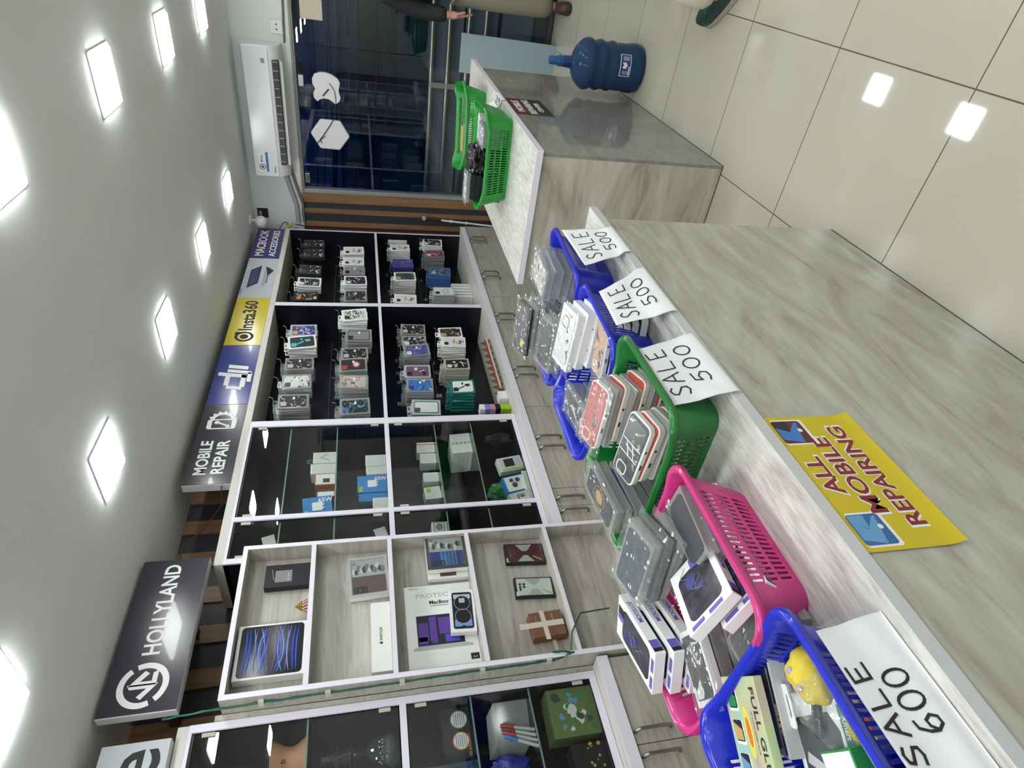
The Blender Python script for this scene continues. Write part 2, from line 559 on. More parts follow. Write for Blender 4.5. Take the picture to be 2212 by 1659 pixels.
b.tube([at(617, 479, 'y', 5.7), at(624, 486, 'y', 5.7), at(629, 489, 'y', 5.7)], .004, 6)
b.tube([at(637, 484, 'y', 5.7), at(648, 486, 'y', 5.7), at(660, 489, 'y', 5.7), at(668, 493, 'y', 5.7)], .005, 6)
b.build('wire', DARK, cw, smooth=60)
p = at(627, 486, 'y', 5.7)
B().tube([p+Vector((-.02, 0, .02)), p+Vector((.025, 0, -.02))], .012, 8).build('connector', mat('yellow_plastic', (.62, .58, .05), .4), cw, smooth=40)

# hanging sign boards seen from behind, against the glass
WACR = mat('white_acrylic_board', (.72, .71, .74), .35)
M0 = backM(-1.305, YB+.0115, 1.90)
ap = [(.0, .085), (.035, .105), (.075, .108), (.112, .088), (.13, .045), (.131, -.005), (.118, -.055), (.092, -.098), (.062, -.118), (.03, -.112), (.0, -.104),
      (-.03, -.112), (-.06, -.12), (-.088, -.108), (-.112, -.075), (-.094, -.052), (-.076, -.02), (-.072, .018), (-.082, .05), (-.1, .073), (-.072, .1), (-.035, .104)]
sg = tag(B().prism(ap, 0, .03, M=M0).build('hanging_sign', WACR, smooth=40, bevel=.003), 'white fruit-shaped board with a bite hanging inside the glass', 'sign')
B().prism([(-.055, .02), (-.05, .032), (.008, -.018), (.004, -.03)], .03, .034, M=M0).build('slot', DARK, sg)
B().tube([M0 @ Vector(p) for p in ((.055, -.03, .033), (.02, -.055, .036), (-.005, -.07, .04), (-.06, -.078, .036), (-.105, -.078, .033))], .003, 6).build('wire', DARK, sg)
M1 = backM(-1.675, YB+.0115, 1.88)
hx = [(.145*math.cos(math.radians(60*k+28)), .168*math.sin(math.radians(60*k+28))) for k in range(6)]
sg = tag(B().prism(hx, 0, .03, M=M1).build('hanging_sign', WACR, bevel=.012), 'white hexagonal board hanging inside the glass left of the fruit-shaped one', 'sign')
B().tube([M1 @ Vector(p) for p in ((.13, -.03, .033), (.08, .0, .036), (.0, .055, .036), (-.04, .085, .04), (-.085, .118, .034))], .004, 6).tube([M1 @ Vector(p) for p in ((-.01, .04, .034), (-.045, .085, .038), (-.075, .075, .034))], .003, 6).build('wire', DARK, sg)
b = B()
b.poly([(-.80, YB+.009, 2.07), (-.80, YB+.009, 1.90), (-.66, YB+.009, 1.90), (-.66, YB+.009, 1.98), (-.60, YB+.009, 1.98), (-.60, YB+.009, 2.07)])
tag(b.build('paper_notice', mat('cream_paper', (.55, .50, .38), .7)), 'cream L-shaped paper notice stuck on glass at the top right', 'paper')

# mop leaning in the corner between shelf and pier
mo = thing('mop', 'white mop stick with grey handle leaning beside the far shelf end', 'mop', (-2.45, 5.70, 0))
p0, p1 = Vector((-2.395, 5.76, 1.04)), Vector((-2.455, 5.715, .03))
d_ = (p1-p0)
B().tube([p0+d_*.17, p1], .010, 10).build('stick', mat('mop_white_metal', (.70, .72, .68), .25), mo, smooth=60)
B().tube([p0+d_*.035, p0+d_*.18], .015, 10).build('grip', DARK, mo, smooth=60)
b = B()
for k in (.27, .42):
    b.tube([p0+d_*k, p0+d_*(k+.02)], .015, 10)
b.build('collar', mat('mop_collar', (.70, .72, .58), .4), mo, smooth=40)
B().ring(circ(.018), circ(.009), -.004, .004, M=axes(p0+d_*.012, (1, 0, 0), d_.normalized())).build('hanging_loop', MATS['mop_collar'], mo)
B().box(-2.53, -2.41, 5.685, 5.765, 0, .035).build('mop_head', mat('mop_head_grey', (.3, .3, .32), .9), mo, bevel=.01)

# frosted board leaning at the glass, water jar
bd = B().box(-.02, .02, -.005, .005, 0, .9)
bd.bm.free()
Mb = axes((-.905, 5.60, 0), (1, 0, 0), (0, .16, 1))
tag(B().box(-.15, .15, 0, .80, -.006, .006, M=Mb).build('frosted_panel', mat('pale_blue_frosted_sheet', (.30, .38, .42), .4), bevel=.002), 'pale blue frosted panel leaning against glass behind the far counter', 'panel')

J = thing('water_jar', 'blue translucent water jar standing on floor by far counter', 'water jar', (-.585, 3.80, 0))
JM, N_, L_, p_ = nt('blue_polycarbonate')
p_.inputs['Base Color'].default_value = (.035, .085, .19, 1); p_.inputs['Roughness'].default_value = .13
p_.inputs['Transmission Weight'].default_value = .45; p_.inputs['IOR'].default_value = 1.2
prof = [(.06, .006), (.115, .0), (.130, .014), (.134, .04), (.131, .075), (.127, .09), (.127, .155), (.127, .165), (.134, .178), (.134, .19), (.127, .203), (.127, .235), (.135, .248), (.135, .262), (.127, .275), (.128, .30), (.137, .315), (.138, .335), (.126, .358), (.10, .385), (.07, .402), (.045, .410), (.034, .42)]
B().lathe(prof, 48, cap=False).build('body', JM, J, smooth=50, keep=False)
B().lathe([(.034, .415), (.032, .44), (.030, .47), (.027, .475)], 32).build('neck', mat('deep_blue_plastic', (.01, .035, .16), .2), J, smooth=40, keep=False)
B().lathe([(.029, .465), (.030, .50), (.024, .503), (.0235, .545), (.021, .55)], 32).build('cap', mat('blue_cap', (.015, .09, .24), .3), J, smooth=35, keep=False)
b = B()
a0 = math.atan2(-3.8, .585)
def lab(u, v, r=.1285, ua=.92, z0=.094, z1=.160, da=.10):
    a = a0+da+ua*(u-.5)
    return Vector((r*math.cos(a), r*math.sin(a), z0+(z1-z0)*v))
b.grid(lambda u, v: lab(u, v), 14, 2, 0)
b.grid(lambda u, v: lab(u*.94+.03, v*.88+.06, .1290), 14, 2, 1)
rng = random.Random(4)
for q in range(6):
    v0 = .20+q*.10
    b.grid(lambda u, v: lab(.10+u*rng.choice([.16, .16]), v0+v*.03, .1294), 4, 1, 0)
    b.grid(lambda u, v: lab(.70+u*.2, v0+v*.035, .1294), 4, 1, 0)
b.grid(lambda u, v: lab(.36+u*.26, .38+v*.34+.06*math.sin(u*9), .1295), 10, 1, 0)
b.grid(lambda u, v: lab(.08+u*.38, .12+v*.10, .1295), 6, 1, 0)
b.build('label', [WPRINT, mat('navy_print', (.025, .03, .20), .45)], J, keep=False)
NAVY = MATS['navy_print']
# ------------------------------------------------------------------ wall furniture
XF = -2.49                                   # front plane of the wall displays
XBK = XW+.02                                 # their back


def bay(y0, y1, name, label):
    """open black display bay: two cells high, white front edging"""
    t = thing(name, label, 'display shelf', (XF, (y0+y1)/2, .69))
    e = .022
    for a in (y0, y1-e):
        B().box(XBK, XF-.002, a, a+e, .69, 2.27, 0).box(XF-.002, XF, a, a+e, .69, 2.27, 1).build('side_panel', [BLACK, EDGE], t)
    b = B().box(XBK, XF-.002, y0+e, y1-e, 1.49, 1.51, 0).box(XF-.002, XF, y0+e, y1-e, 1.489, 1.511, 1)
    b.build('middle_shelf', [BLACK, EDGE], t)
    B().box(XBK, XF, y0, y1, 2.27, 2.31).build('top_board', LIGHTW, t, bevel=.002)
    b = B().box(XBK-.008, XBK, y0, y1, .69, 2.31, 0)
    for z in (1.10, 1.87):
        b.box(XBK, XBK+.0015, y0+e, y1-e, z, z+.004, 1)
    b.build('back_panel', [BLACK, mat('slot_trim', (.10, .10, .12), .4)], t)
    return t


bay(4.238, 5.60, 'display_shelf', 'black display shelf with white edging beside the shopfront')
bay(2.862, 4.236, 'display_shelf', 'black display shelf with white edging between glass cabinet and far shelf')
lb = B().box(XBK, -2.405, -.21, 1.195, .645, .688, 0).box(-2.405, -2.400, -.21, 1.195, .643, .690, 1)
tag(lb.build('shelf_ledge', [LIGHTW, EDGE]), 'pale board ledge above the near drawers left of the niche unit', 'ledge')
lb = B().box(XBK, -2.405, 1.90, 5.60, .645, .688, 0).box(-2.405, -2.400, 1.90, 5.60, .643, .690, 1)
tag(lb.build('shelf_ledge', [LIGHTW, EDGE]), 'long pale board ledge running under the black displays to shopfront', 'ledge')


def glass_cabinet(y0, y1, mull, zt, label, shelves, zb=.69):
    t = thing('glass_cabinet', label, 'display cabinet', (XF, (y0+y1)/2, zb))
    e = .028
    ys = [y0]+list(mull)+[y1]
    b = B()
    b.box(XBK, XF-.003, y0, y0+.02, zb, zt, 0).box(XBK, XF-.003, y1-.02, y1, zb, zt, 0)
    b.box(XBK, XF-.003, y0, y1, zb, zb+.02, 0).box(XBK, XF-.003, y0, y1, 1.49, 1.51, 0)
    b.box(XBK-.008, XBK, y0, y1, zb, zt, 0)
    b.box(XBK, XF-.003, y0, y1, zt-.02, zt, 0)
    for m_ in mull:
        b.box(XBK, XF-.003, m_-.010, m_+.010, zb, zt, 0)
    b.build('carcass', [BLACK], t)
    b = B()
    b.box(XF-.003, XF+.006, y0, y0+e, zb, zt, 0).box(XF-.003, XF+.006, y1-e, y1, zb, zt, 0)
    b.box(XF-.003, XF+.006, y0+e, y1-e, zb, zb+e, 0).box(XF-.003, XF+.006, y0+e, y1-e, zt-.012, zt, 0)
    b.box(XF-.003, XF+.006, y0+e, y1-e, 1.487, 1.513, 0)
    for m_ in mull:
        b.box(XF-.003, XF+.006, m_-.013, m_+.013, zb+e, 1.487, 0).box(XF-.003, XF+.006, m_-.013, m_+.013, 1.513, zt-.012, 0)
    b.build('front_frame', [EDGE], t)
    B().box(XBK, XF+.004, y0, y1, zt, zt+.04).build('top_board', LIGHTW, t, bevel=.002)
    CLIP = mat('hinge_clip', (.50, .47, .40), .4)
    for i in range(len(ys)-1):
        a, c = ys[i], ys[i+1]
        a += e if i == 0 else .014
        c -= e if i == len(ys)-2 else .014
        for z0, z1 in ((zb+e+.004, 1.483), (1.517, zt-.016)):
            d = B().box(XF-.010, XF-.004, a+.003, c-.003, z0, z1).build('glass_door', CABGL, t)
            for yy in (a+.004, c-.018):
                for zz in (z0+.03, z1-.075):
                    B().box(XF-.004, XF+.001, yy, yy+.014, zz, zz+.045).build('hinge', CLIP, d)
        for z in shelves:
            B().box(XBK+.002, XF-.031, a-.008, c+.008, z-.006, z, 0).box(XF-.031, XF-.030, a-.008, c+.008, z-.0065, z+.0005, 1).build('glass_shelf', [SHELFGL, mat('glass_edge', (.20, .30, .26), .15)], t)
    return t


SHELFGL = glass('shelf_glass', (.90, .95, .93), 1., 1.5)
GZ1 = at(728, 1000, 'x', -2.62).z               # level of the glass shelf in the upper cell
GZ2 = at(940, 985, 'x', -2.62).z
GZ3 = at(1036, 1010, 'x', -2.62).z
GZ3 = .985
SH = (GZ3, GZ2, GZ1, 2.05)
glass_cabinet(1.885, 2.858, [2.147], 2.27, 'tall black cabinet with glass doors right of the niche unit', SH)
glass_cabinet(-.21, 1.178, [.46], 2.27, 'tall black cabinet with glass doors at the near left end', (.985, 1.23, 1.86))

# niche unit with five open compartments
ND, N0, N1, NX, NB = .018, 1.205, 1.895, -2.38, -2.475
nu = thing('niche_shelf', 'shallow five compartment wall unit in grey oak with white edges', 'shelf unit', (NX, 1.55, 0))
for a in (N0, N1-ND):
    B().box(NB, NX-.002, a, a+ND, 0, 2.165, 0).box(NX-.002, NX, a-.001, a+ND+.001, 0, 2.166, 1).build('side_panel', [WOODX, EDGE], nu)
ZS = [.40, .760, 1.155, 1.523, 1.862, 2.156]
for z in ZS:
    B().box(NB, NX-.002, N0+ND, N1-ND, z-.009, z+.009, 0).box(NX-.002, NX, N0+ND, N1-ND, z-.010, z+.010, 1).build('shelf' if z < 2.1 else 'top_panel', [WOODY, EDGE], nu)
B().box(NB-.012, NB, N0, N1, 0, 2.165).build('back_panel', WOODY, nu)
# side board the unit is fixed to
tag(B().box(XBK, -2.489, 1.182, 1.2045, 0, 2.19).build('filler_board', WOODX, bevel=.002), 'upright grey oak filler board between niche unit and near glass cabinet', 'board')


# base cabinets with bar handles
def base(y0, y1, label):
    t = thing('base_cabinet', label, 'cabinet', (-2.43, (y0+y1)/2, 0))
    b = B().box(XBK, -2.432, y0+.001, y1-.001, .08, .643, 0).box(XBK, -2.47, y0+.001, y1-.001, 0, .08, 0)
    b.build('body', [WOODD], t)
    m = (y0+y1)/2
    for a, c, hy in ((y0+.0015, m-.0015, m-.045), (m+.0015, y1-.0015, m+.045)):
        d = B().box(-2.432, -2.412, a, c, .085, .636).build('door', WOODD, t, bevel=.0015)
        P = [(-2.412, hy, .478), (-2.392, hy, .482), (-2.384, hy, .495), (-2.384, hy, .612), (-2.392, hy, .625), (-2.412, hy, .629)]
        B().tube(P, .0070, 8).build('handle', NICKEL, d, smooth=60)
    return t


NAMES = ['next to the shopfront', 'under the left half of far display', 'under the far half of middle black display', 'under the near half of middle black display', 'under the glass cabinet']
for k, (a, c) in enumerate(((4.958, 5.645), (4.254, 4.957), (3.554, 4.253), (2.859, 3.553), (2.158, 2.858))):
    base(a, c, f'grey oak two-door base cabinet {NAMES[k]}')
base(1.90, 2.157, 'narrow grey oak base cabinet right beside the niche unit')
base(.49, 1.190, 'grey oak two-door base cabinet left of the niche unit')
base(-.21, .489, 'grey oak two-door base cabinet at the near left end')

# ------------------------------------------------------------------ sign boards along the top
ALUE = mat('sign_edge_white', (.60, .60, .62), .4)


def sign(y0, y1, z0, z1, xf, col, label, thick=.05, rough=.25):
    t = thing('sign_board', label, 'sign', (xf-thick, (y0+y1)/2, z0))
    B().box(xf-thick, xf-.003, y0, y1, z0, z1).build('case', ALUE, t, bevel=.002)
    B().box(xf-.003, xf, y0+.004, y1-.001, z0+.002, z1-.002).build('face', mat('sign_'+label.split()[0], col, rough, coat=.2), t)
    return t


def sy(py):
    return at(585-(py-492)*.253, py, 'x', XF).y


SB = [5.595, sy(557), sy(643), sy(745), sy(873), sy(1046)]
Z0, Z1 = 2.311, 2.548
XS = XF-.004
# accessories
s = sign(SB[1], SB[0], Z0, Z1, XS, (.035, .022, .16), 'purple sign board reading MACBOOK ACCESSORIES at the shopfront end')
yc = (SB[0]+SB[1])/2
text('MACBOOK', .098, wallM(XS, yc, 2.475), WPRINT, s, bold=.02, width=(SB[0]-SB[1])*.86)
text('ACCESSORIES', .075, wallM(XS, yc, 2.375), WPRINT, s, bold=.02, width=(SB[0]-SB[1])*.86)
# laptop picture
s = sign(SB[2], SB[1], Z0, Z1, XS, (.50, .53, .56), 'white sign board with laptop pictures between purple and yellow signs')
yc = (SB[1]+SB[2])/2; ww = SB[1]-SB[2]
M0 = wallM(XS, yc, 2.43)
b = B()
b.poly([(-.18, .075, .0006), (.12, .075, .0006), (.20, .0, .0006), (-.10, .0, .0006)], 0, M0)
b.poly([(-.18, -.03, .0006), (.10, -.03, .0006), (.17, -.055, .0006), (-.10, -.055, .0006)], 1, M0)
b.poly([(-.10, -.058, .0006), (.17, -.058, .0006), (.17, -.064, .0006), (-.10, -.064, .0006)], 0, M0)
b.poly([(.02, -.06, .0008), (.19, -.03, .0008), (.12, -.10, .0008)], 0, M0)
for i in range(6):
    for j in range(3):
        x_ = -.13+i*.042+j*.022; y_ = .062-j*.018
        b.poly([(x_, y_, .0009), (x_+.03, y_, .0009), (x_+.04, y_-.012, .0009), (x_+.01, y_-.012, .0009)], 2, M0)
b.build('laptop_picture', [mat('print_ink_blue', (.012, .018, .05), .5), mat('print_silver', (.30, .32, .35), .4), mat('print_key_blue', (.05, .09, .22), .5)], s)
text('ULTRABOOK', .016, wallM(XS, yc-ww*.36, 2.535), INK, s)
# Insta360
s = sign(SB[3], SB[2], Z0, Z1, XS, (.58, .47, .02), 'yellow sign board reading Insta360')
yc = (SB[3]+SB[2])/2; ww = SB[2]-SB[3]
text('Insta360', .125, wallM(XS, yc+ww*.11, 2.43), INK, s, bold=.028, width=ww*.64)
M0 = wallM(XS, yc-ww*.33, 2.43)
b = B().ring(circ(.062, 28), circ(.043, 28), 0, .0008, M=M0).prism(circ(.028, 24), 0, .0008, M=M0)
b.prism([(.02, .06), (.055, .03), (.06, .05), (.045, .068)], 0, .0008, M=M0)
b.build('lens_emblem', INK, s)
# DJI
s = sign(SB[4], SB[3], Z0, Z1, XS, (.018, .035, .25), 'blue sign board reading DJI')
yc = (SB[4]+SB[3])/2; ww = SB[3]-SB[4]
K = .18
SHR = Matrix(((1, K, 0, 0), (0, 1, 0, 0), (0, 0, 1, 0), (0, 0, 0, 1)))
M0 = wallM(XS, yc, 2.43) @ SHR
b = B()
def bar(x0, x1, y0, y1):
    b.box(x0, x1, y0, y1, 0, .001, 0, M0)
q = .030
bar(-.135, -.01, -.075, -.075+q); bar(-.165, -.135, -.06, .03); bar(-.135, -.04, .02, .02+q*.95); bar(-.04, -.005, -.075, .095)
bar(.005, .035, -.045, .045); bar(-.075, .02, -.105, -.08)
bar(.005, .035, -.10, -.045); bar(.05, .085, -.075, .045)
b.build('lettering', WPRINT, s)
# MOBILE REPAIR
s = sign(SB[5], SB[4], Z0, Z1, XS, (.028, .029, .042), 'charcoal sign board reading MOBILE REPAIR with phone and gear icon')
yc = (SB[5]+SB[4])/2; ww = SB[4]-SB[5]
text('MOBILE', .085, wallM(XS, yc-ww*.19, 2.475), WPRINT, s, bold=.025, width=ww*.40)
text('REPAIR', .085, wallM(XS, yc-ww*.19, 2.390), WPRINT, s, bold=.025, width=ww*.40)
M0 = wallM(XS, yc+ww*.23, 2.43)
b = B().ring(rr(.085, .155, .016, cx=-.0), rr(.068, .105, .003, cx=-.0), 0, .0008, M=M0)
g = []
for k in range(16):
    a = math.radians(-95+k*190/15)
    r_ = .082 if k % 2 else .064
    g.append((.035+r_*math.cos(a), .0+r_*math.sin(a)))
gi = [(.035+.046*math.cos(math.radians(-95+k*190/15)), .046*math.sin(math.radians(-95+k*190/15))) for k in range(16)]
for k in range(15):
    b.poly([(*g[k], .0009), (*g[k+1], .0009), (*gi[k+1], .0009), (*gi[k], .0009)], 0, M0)
b.tube([M0 @ Vector(p) for p in ((-.018, -.03, .001), (.012, .022, .001))], .007, 6).prism(circ(.014, 14, .014, .027), 0, .0012, M=M0).prism(circ(.012, 14, -.02, -.034), 0, .0012, M=M0)
b.build('phone_and_gear_icon', WPRINT, s)
# HOLLYLAND
s = sign(1.226, 1.905, 2.318, 2.588, -2.448, (.030, .030, .042), 'dark sign board reading HOLLYLAND above the niche unit', thick=.045)
for y in (1.35, 1.74):
    B().box(XW+.012, -2.493, y, y+.04, 2.40, 2.44).build('bracket', DARK, s)
text('HOLLYLAND', .088, wallM(-2.448, 1.665, 2.455), WPRINT, s, bold=.022, width=.42)
M0 = wallM(-2.448, 1.335, 2.455)
b = B()
for a0, a1 in ((40, 205), (220, 385)):
    o_ = [(.088*math.cos(math.radians(a0+(a1-a0)*k/20)), .088*math.sin(math.radians(a0+(a1-a0)*k/20))) for k in range(21)]
    i_ = [(.066*math.cos(math.radians(a0+(a1-a0)*k/20)), .066*math.sin(math.radians(a0+(a1-a0)*k/20))) for k in range(21)]
    for k in range(20):
        b.poly([(*i_[k], .0008), (*o_[k], .0008), (*o_[k+1], .0008), (*i_[k+1], .0008)], 0, M0)
for pts in ([(-.052, .016), (-.040, .030), (-.004, -.004), (-.004, .040), (.014, .050), (.014, -.040)][::-1] if False else [(-.056, -.002), (-.044, .014), (-.014, -.014), (-.014, .044), (.004, .056), (.004, -.052)][::-1],
            [(.056, .004), (.044, -.014), (.014, .014), (.014, -.026), (.046, -.026), (.056, -.044), (-.004 + .002, -.044), (-.002, .052)][::-1]):
    b.poly([(*p, .0009) for p in pts], 0, M0)
b.build('ring_emblem', WPRINT, s)
# white sign at the near end
s = sign(.52, 1.128, 2.312, 2.535, -2.448, (.55, .55, .57), 'white sign board showing a black letter e at the near end')
text('e', .25, wallM(-2.448, 1.045, 2.415), INK, s, bold=.012)

# green cable along the niche unit and the power adapter in it
GREEN = mat('green_cable', (.004, .10, .06), .4)
def wob(a, n, amp, seed):
    rng = random.Random(seed); out = []
    for i in range(len(a)-1):
        for k in range(n):
            f = k/n
            p = Vector(a[i]).lerp(Vector(a[i+1]), f)
            out.append(p+Vector((rng.uniform(-amp, amp), rng.uniform(-.001, .001), rng.uniform(-amp, amp)*.3)))
    out.append(Vector(a[-1])); return out
gy = N0-.006
gc = thing('cable', 'green twisted light cable taped along the near side of niche unit', 'cable', (-2.42, gy, 2.1))
A = [(-2.445, 1.195, 2.36), (-2.43, gy, 2.17), (-2.425, gy, 1.95), (-2.415, gy, 1.62), (-2.405, gy, 1.35), (-2.40, gy, 1.05), (-2.39, gy, .86), (-2.374, N0+.01, .79), (-2.376, N0+.02, .88)]
B().tube(wob(A, 7, .004, 1), .0035, 6).tube(wob(A, 7, .006, 2), .003, 6).build('wire', GREEN, gc, smooth=60)
for z, x in ((2.02, -2.426), (1.78, -2.42), (1.50, -2.41), (1.18, -2.403), (.90, -2.393)):
    B().box(x-.016, x+.016, gy-.006, N0-.0005, z-.010, z+.010).build('tape', mat('clear_tape', (.55, .55, .50), .3), gc)
tag(B().tube([(-2.376, N0+.02, .80), (-2.37, 1.30, .775), (-2.40, 1.40, .70), (-2.42, 1.42, .55)], .0035, 6).build('cable', GREEN, smooth=60), 'green cable end hanging into the lowest niche compartment', 'cable')
tag(B().tube([(-2.51, SB[5]+.002, 2.36), (-2.49, 2.25, 2.33), (-2.475, 2.10, 2.38), (-2.475, 1.99, 2.46), (-2.47, 1.903, 2.45)], .003, 6).build('cable', DARK, smooth=60), 'thin black wire looping out above the glass cabinet beside dark sign', 'cable')
# ------------------------------------------------------------------ phone case packs on hooks
def solid(name, c, r=.4, **k):
    return mat(name, c, r, **k)


MC = {
 'white': CARD, 'black': solid('black_print', (.012, .012, .015)), 'greyclear': BLIST,
 'greygreen': solid('grey_green_film', (.03, .036, .03), .3), 'silver': solid('silver_card', (.42, .43, .44)), 'grey': solid('grey_card', (.20, .20, .20)),
 'purple': solid('purple_print', (.06, .055, .22)), 'mauve': solid('mauve_print', (.14, .07, .13)), 'blue': solid('mid_blue_print', (.05, .13, .35)),
 'burg': solid('burgundy_print', (.20, .05, .09)), 'navy': NAVY, 'teal': solid('teal_card', (.01, .17, .16)), 'beige': solid('beige_card', (.42, .40, .34)),
 'slate': solid('slate_grey', (.055, .06, .068)), 'lime': solid('lime_print', (.30, .48, .03)), 'pale': solid('pale_print', (.62, .63, .62)),
 'orange': solid('orange_print', (.60, .16, .03)), 'aqua': solid('aqua_print', (.05, .42, .45)), 'red': solid('bright_red_print', (.45, .03, .04)),
 'skyblue': solid('sky_blue_print', (.12, .28, .48)), 'gold': solid('gold_print', (.48, .33, .10)), 'green': solid('green_print', (.02, .22, .05)), 'pink': solid('pink_print', (.55, .25, .30)),
 'lilac': solid('lilac_print', (.20, .20, .50)), 'oblue': solid('ocean_blue_print', (.025, .16, .45)), 'brown': solid('brown_print', (.10, .055, .035))}

# style: box, case, art colours, words for the label, box size
ST = {
 'smoke': ('greygreen', 'black', ['slate', 'pale'], 'smoky black case pack', (.105, .18, .016)),
 'dark': ('greyclear', 'slate', ['silver', 'black', 'pale'], 'dark printed case pack', (.11, .185, .016)),
 'whitedark': ('white', 'black', ['pale', 'silver'], 'white boxed black case', (.11, .185, .022)),
 'blacko': ('black', 'slate', ['orange', 'pale'], 'black case pack with orange mark', (.105, .18, .018)),
 'white': ('white', 'pale', ['black', 'orange', 'grey'], 'white slim accessory box', (.095, .18, .016)),
 'wart': ('white', 'black', ['pale', 'mauve', 'silver'], 'white boxed patterned dark case', (.11, .185, .018)),
 'greyd': ('greyclear', 'grey', ['black', 'silver', 'skyblue'], 'grey clear case pack', (.11, .18, .016)),
 'blackclear': ('greyclear', 'black', ['slate', 'grey', 'pale'], 'glossy black clear-bag case', (.115, .18, .014)),
 'purple': ('purple', 'purple', ['navy', 'lilac'], 'purple patterned case pack', (.105, .18, .020)),
 'wlime': ('white', 'slate', ['lime', 'black'], 'white boxed case with lime print', (.11, .185, .020)),
 'burg': ('grey', 'burg', ['pale', 'black'], 'burgundy case in grey box', (.105, .18, .018)),
 'bluec': ('blue', 'slate', ['silver', 'skyblue'], 'steel blue case pack', (.11, .185, .020)),
 'magsilver': ('silver', 'pale', ['black', 'grey'], 'silver boxed clear ring case', (.11, .18, .020)),
 'blueart': ('silver', 'navy', ['gold', 'pale', 'blue'], 'blue illustrated case pack', (.11, .185, .018)),
 'aquadot': ('white', 'black', ['aqua', 'aqua'], 'aqua dotted white boxed case', (.115, .19, .022)),
 'whiteart': ('greyclear', 'pale', ['slate', 'black'], 'white marbled case pack', (.11, .18, .016)),
 'wscrib': ('white', 'pale', ['black', 'black', 'grey', 'red'], 'white scribble patterned case pack', (.11, .185, .016)),
 'ring': ('greyclear', 'grey', ['black', 'slate'], 'black outlined grey case pack', (.115, .185, .016)),
 'redring': ('greyclear', 'black', ['red', 'pale'], 'black case pack with red ring', (.11, .185, .016)),
 'clearart': ('greyclear', 'silver', ['grey', 'orange', 'slate'], 'clear creased case pack', (.11, .185, .014)),
 'neon': ('greyclear', 'slate', ['blue', 'aqua', 'burg', 'silver'], 'dark case pack with neon strokes', (.115, .185, .016)),
 'bwart': ('greyclear', 'black', ['pale', 'pale', 'silver'], 'black and white patterned case pack', (.11, .18, .016)),
 'violet': ('greyclear', 'purple', ['pale', 'lilac', 'navy'], 'violet illustrated case pack', (.11, .185, .016)),
 'mauve': ('silver', 'mauve', ['black', 'pale'], 'mauve case pack', (.11, .18, .018)),
 'bluemag': ('greyclear', 'oblue', ['navy', 'slate', 'pale'], 'bright blue case pack', (.11, .18, .018)),
 'tealring': ('silver', 'pale', ['slate', 'teal'], 'teal outlined grey boxed case', (.115, .185, .018)),
 'wtop': ('white', 'black', ['gold', 'pale', 'pink'], 'white pack with black charger print', (.11, .18, .018)),
 'beige': ('beige', 'black', ['pale', 'beige'], 'beige thin boxed case', (.105, .18, .016)),
 'tealbox': ('teal', 'white', ['black', 'teal', 'black'], 'teal sided white finder box', (.11, .16, .022)),
}
PACKS = {}


def artmat(base, cols, seed=0, scale=26.):
    """printed artwork: irregular patches of a few inks"""
    key = 'print_%s_%s_%d' % (base, '_'.join(cols), seed)
    if key in MATS:
        return MATS[key]
    m, N, L, p = nt(key)
    p.inputs['Roughness'].default_value = .3
    tc = N.new('ShaderNodeTexCoord'); mp = N.new('ShaderNodeMapping')
    mp.inputs['Location'].default_value = (seed*1.7, seed*.9, 0)
    L.new(tc.outputs['Object'], mp.inputs[0])
    n = N.new('ShaderNodeTexNoise'); n.inputs['Scale'].default_value = scale; n.inputs['Detail'].default_value = 3; n.inputs['Distortion'].default_value = 1.6
    L.new(mp.outputs[0], n.inputs['Vector'])
    r = N.new('ShaderNodeValToRGB'); r.color_ramp.interpolation = 'CONSTANT'
    rgb = lambda k: MC[k].node_tree.nodes['Principled BSDF'].inputs['Base Color'].default_value[:] if k != 'greyclear' else (.3, .3, .3, 1)
    e = r.color_ramp.elements
    e[0].position = 0; e[0].color = rgb(cols[0]); e[1].position = .36; e[1].color = rgb(base)
    for k, c in enumerate(cols[1:4]):
        x = e.new(.58+.055*k); x.color = rgb(c)
    L.new(n.outputs['Fac'], r.inputs[0]); L.new(r.outputs[0], p.inputs['Base Color'])
    return MATS.setdefault(key, m)



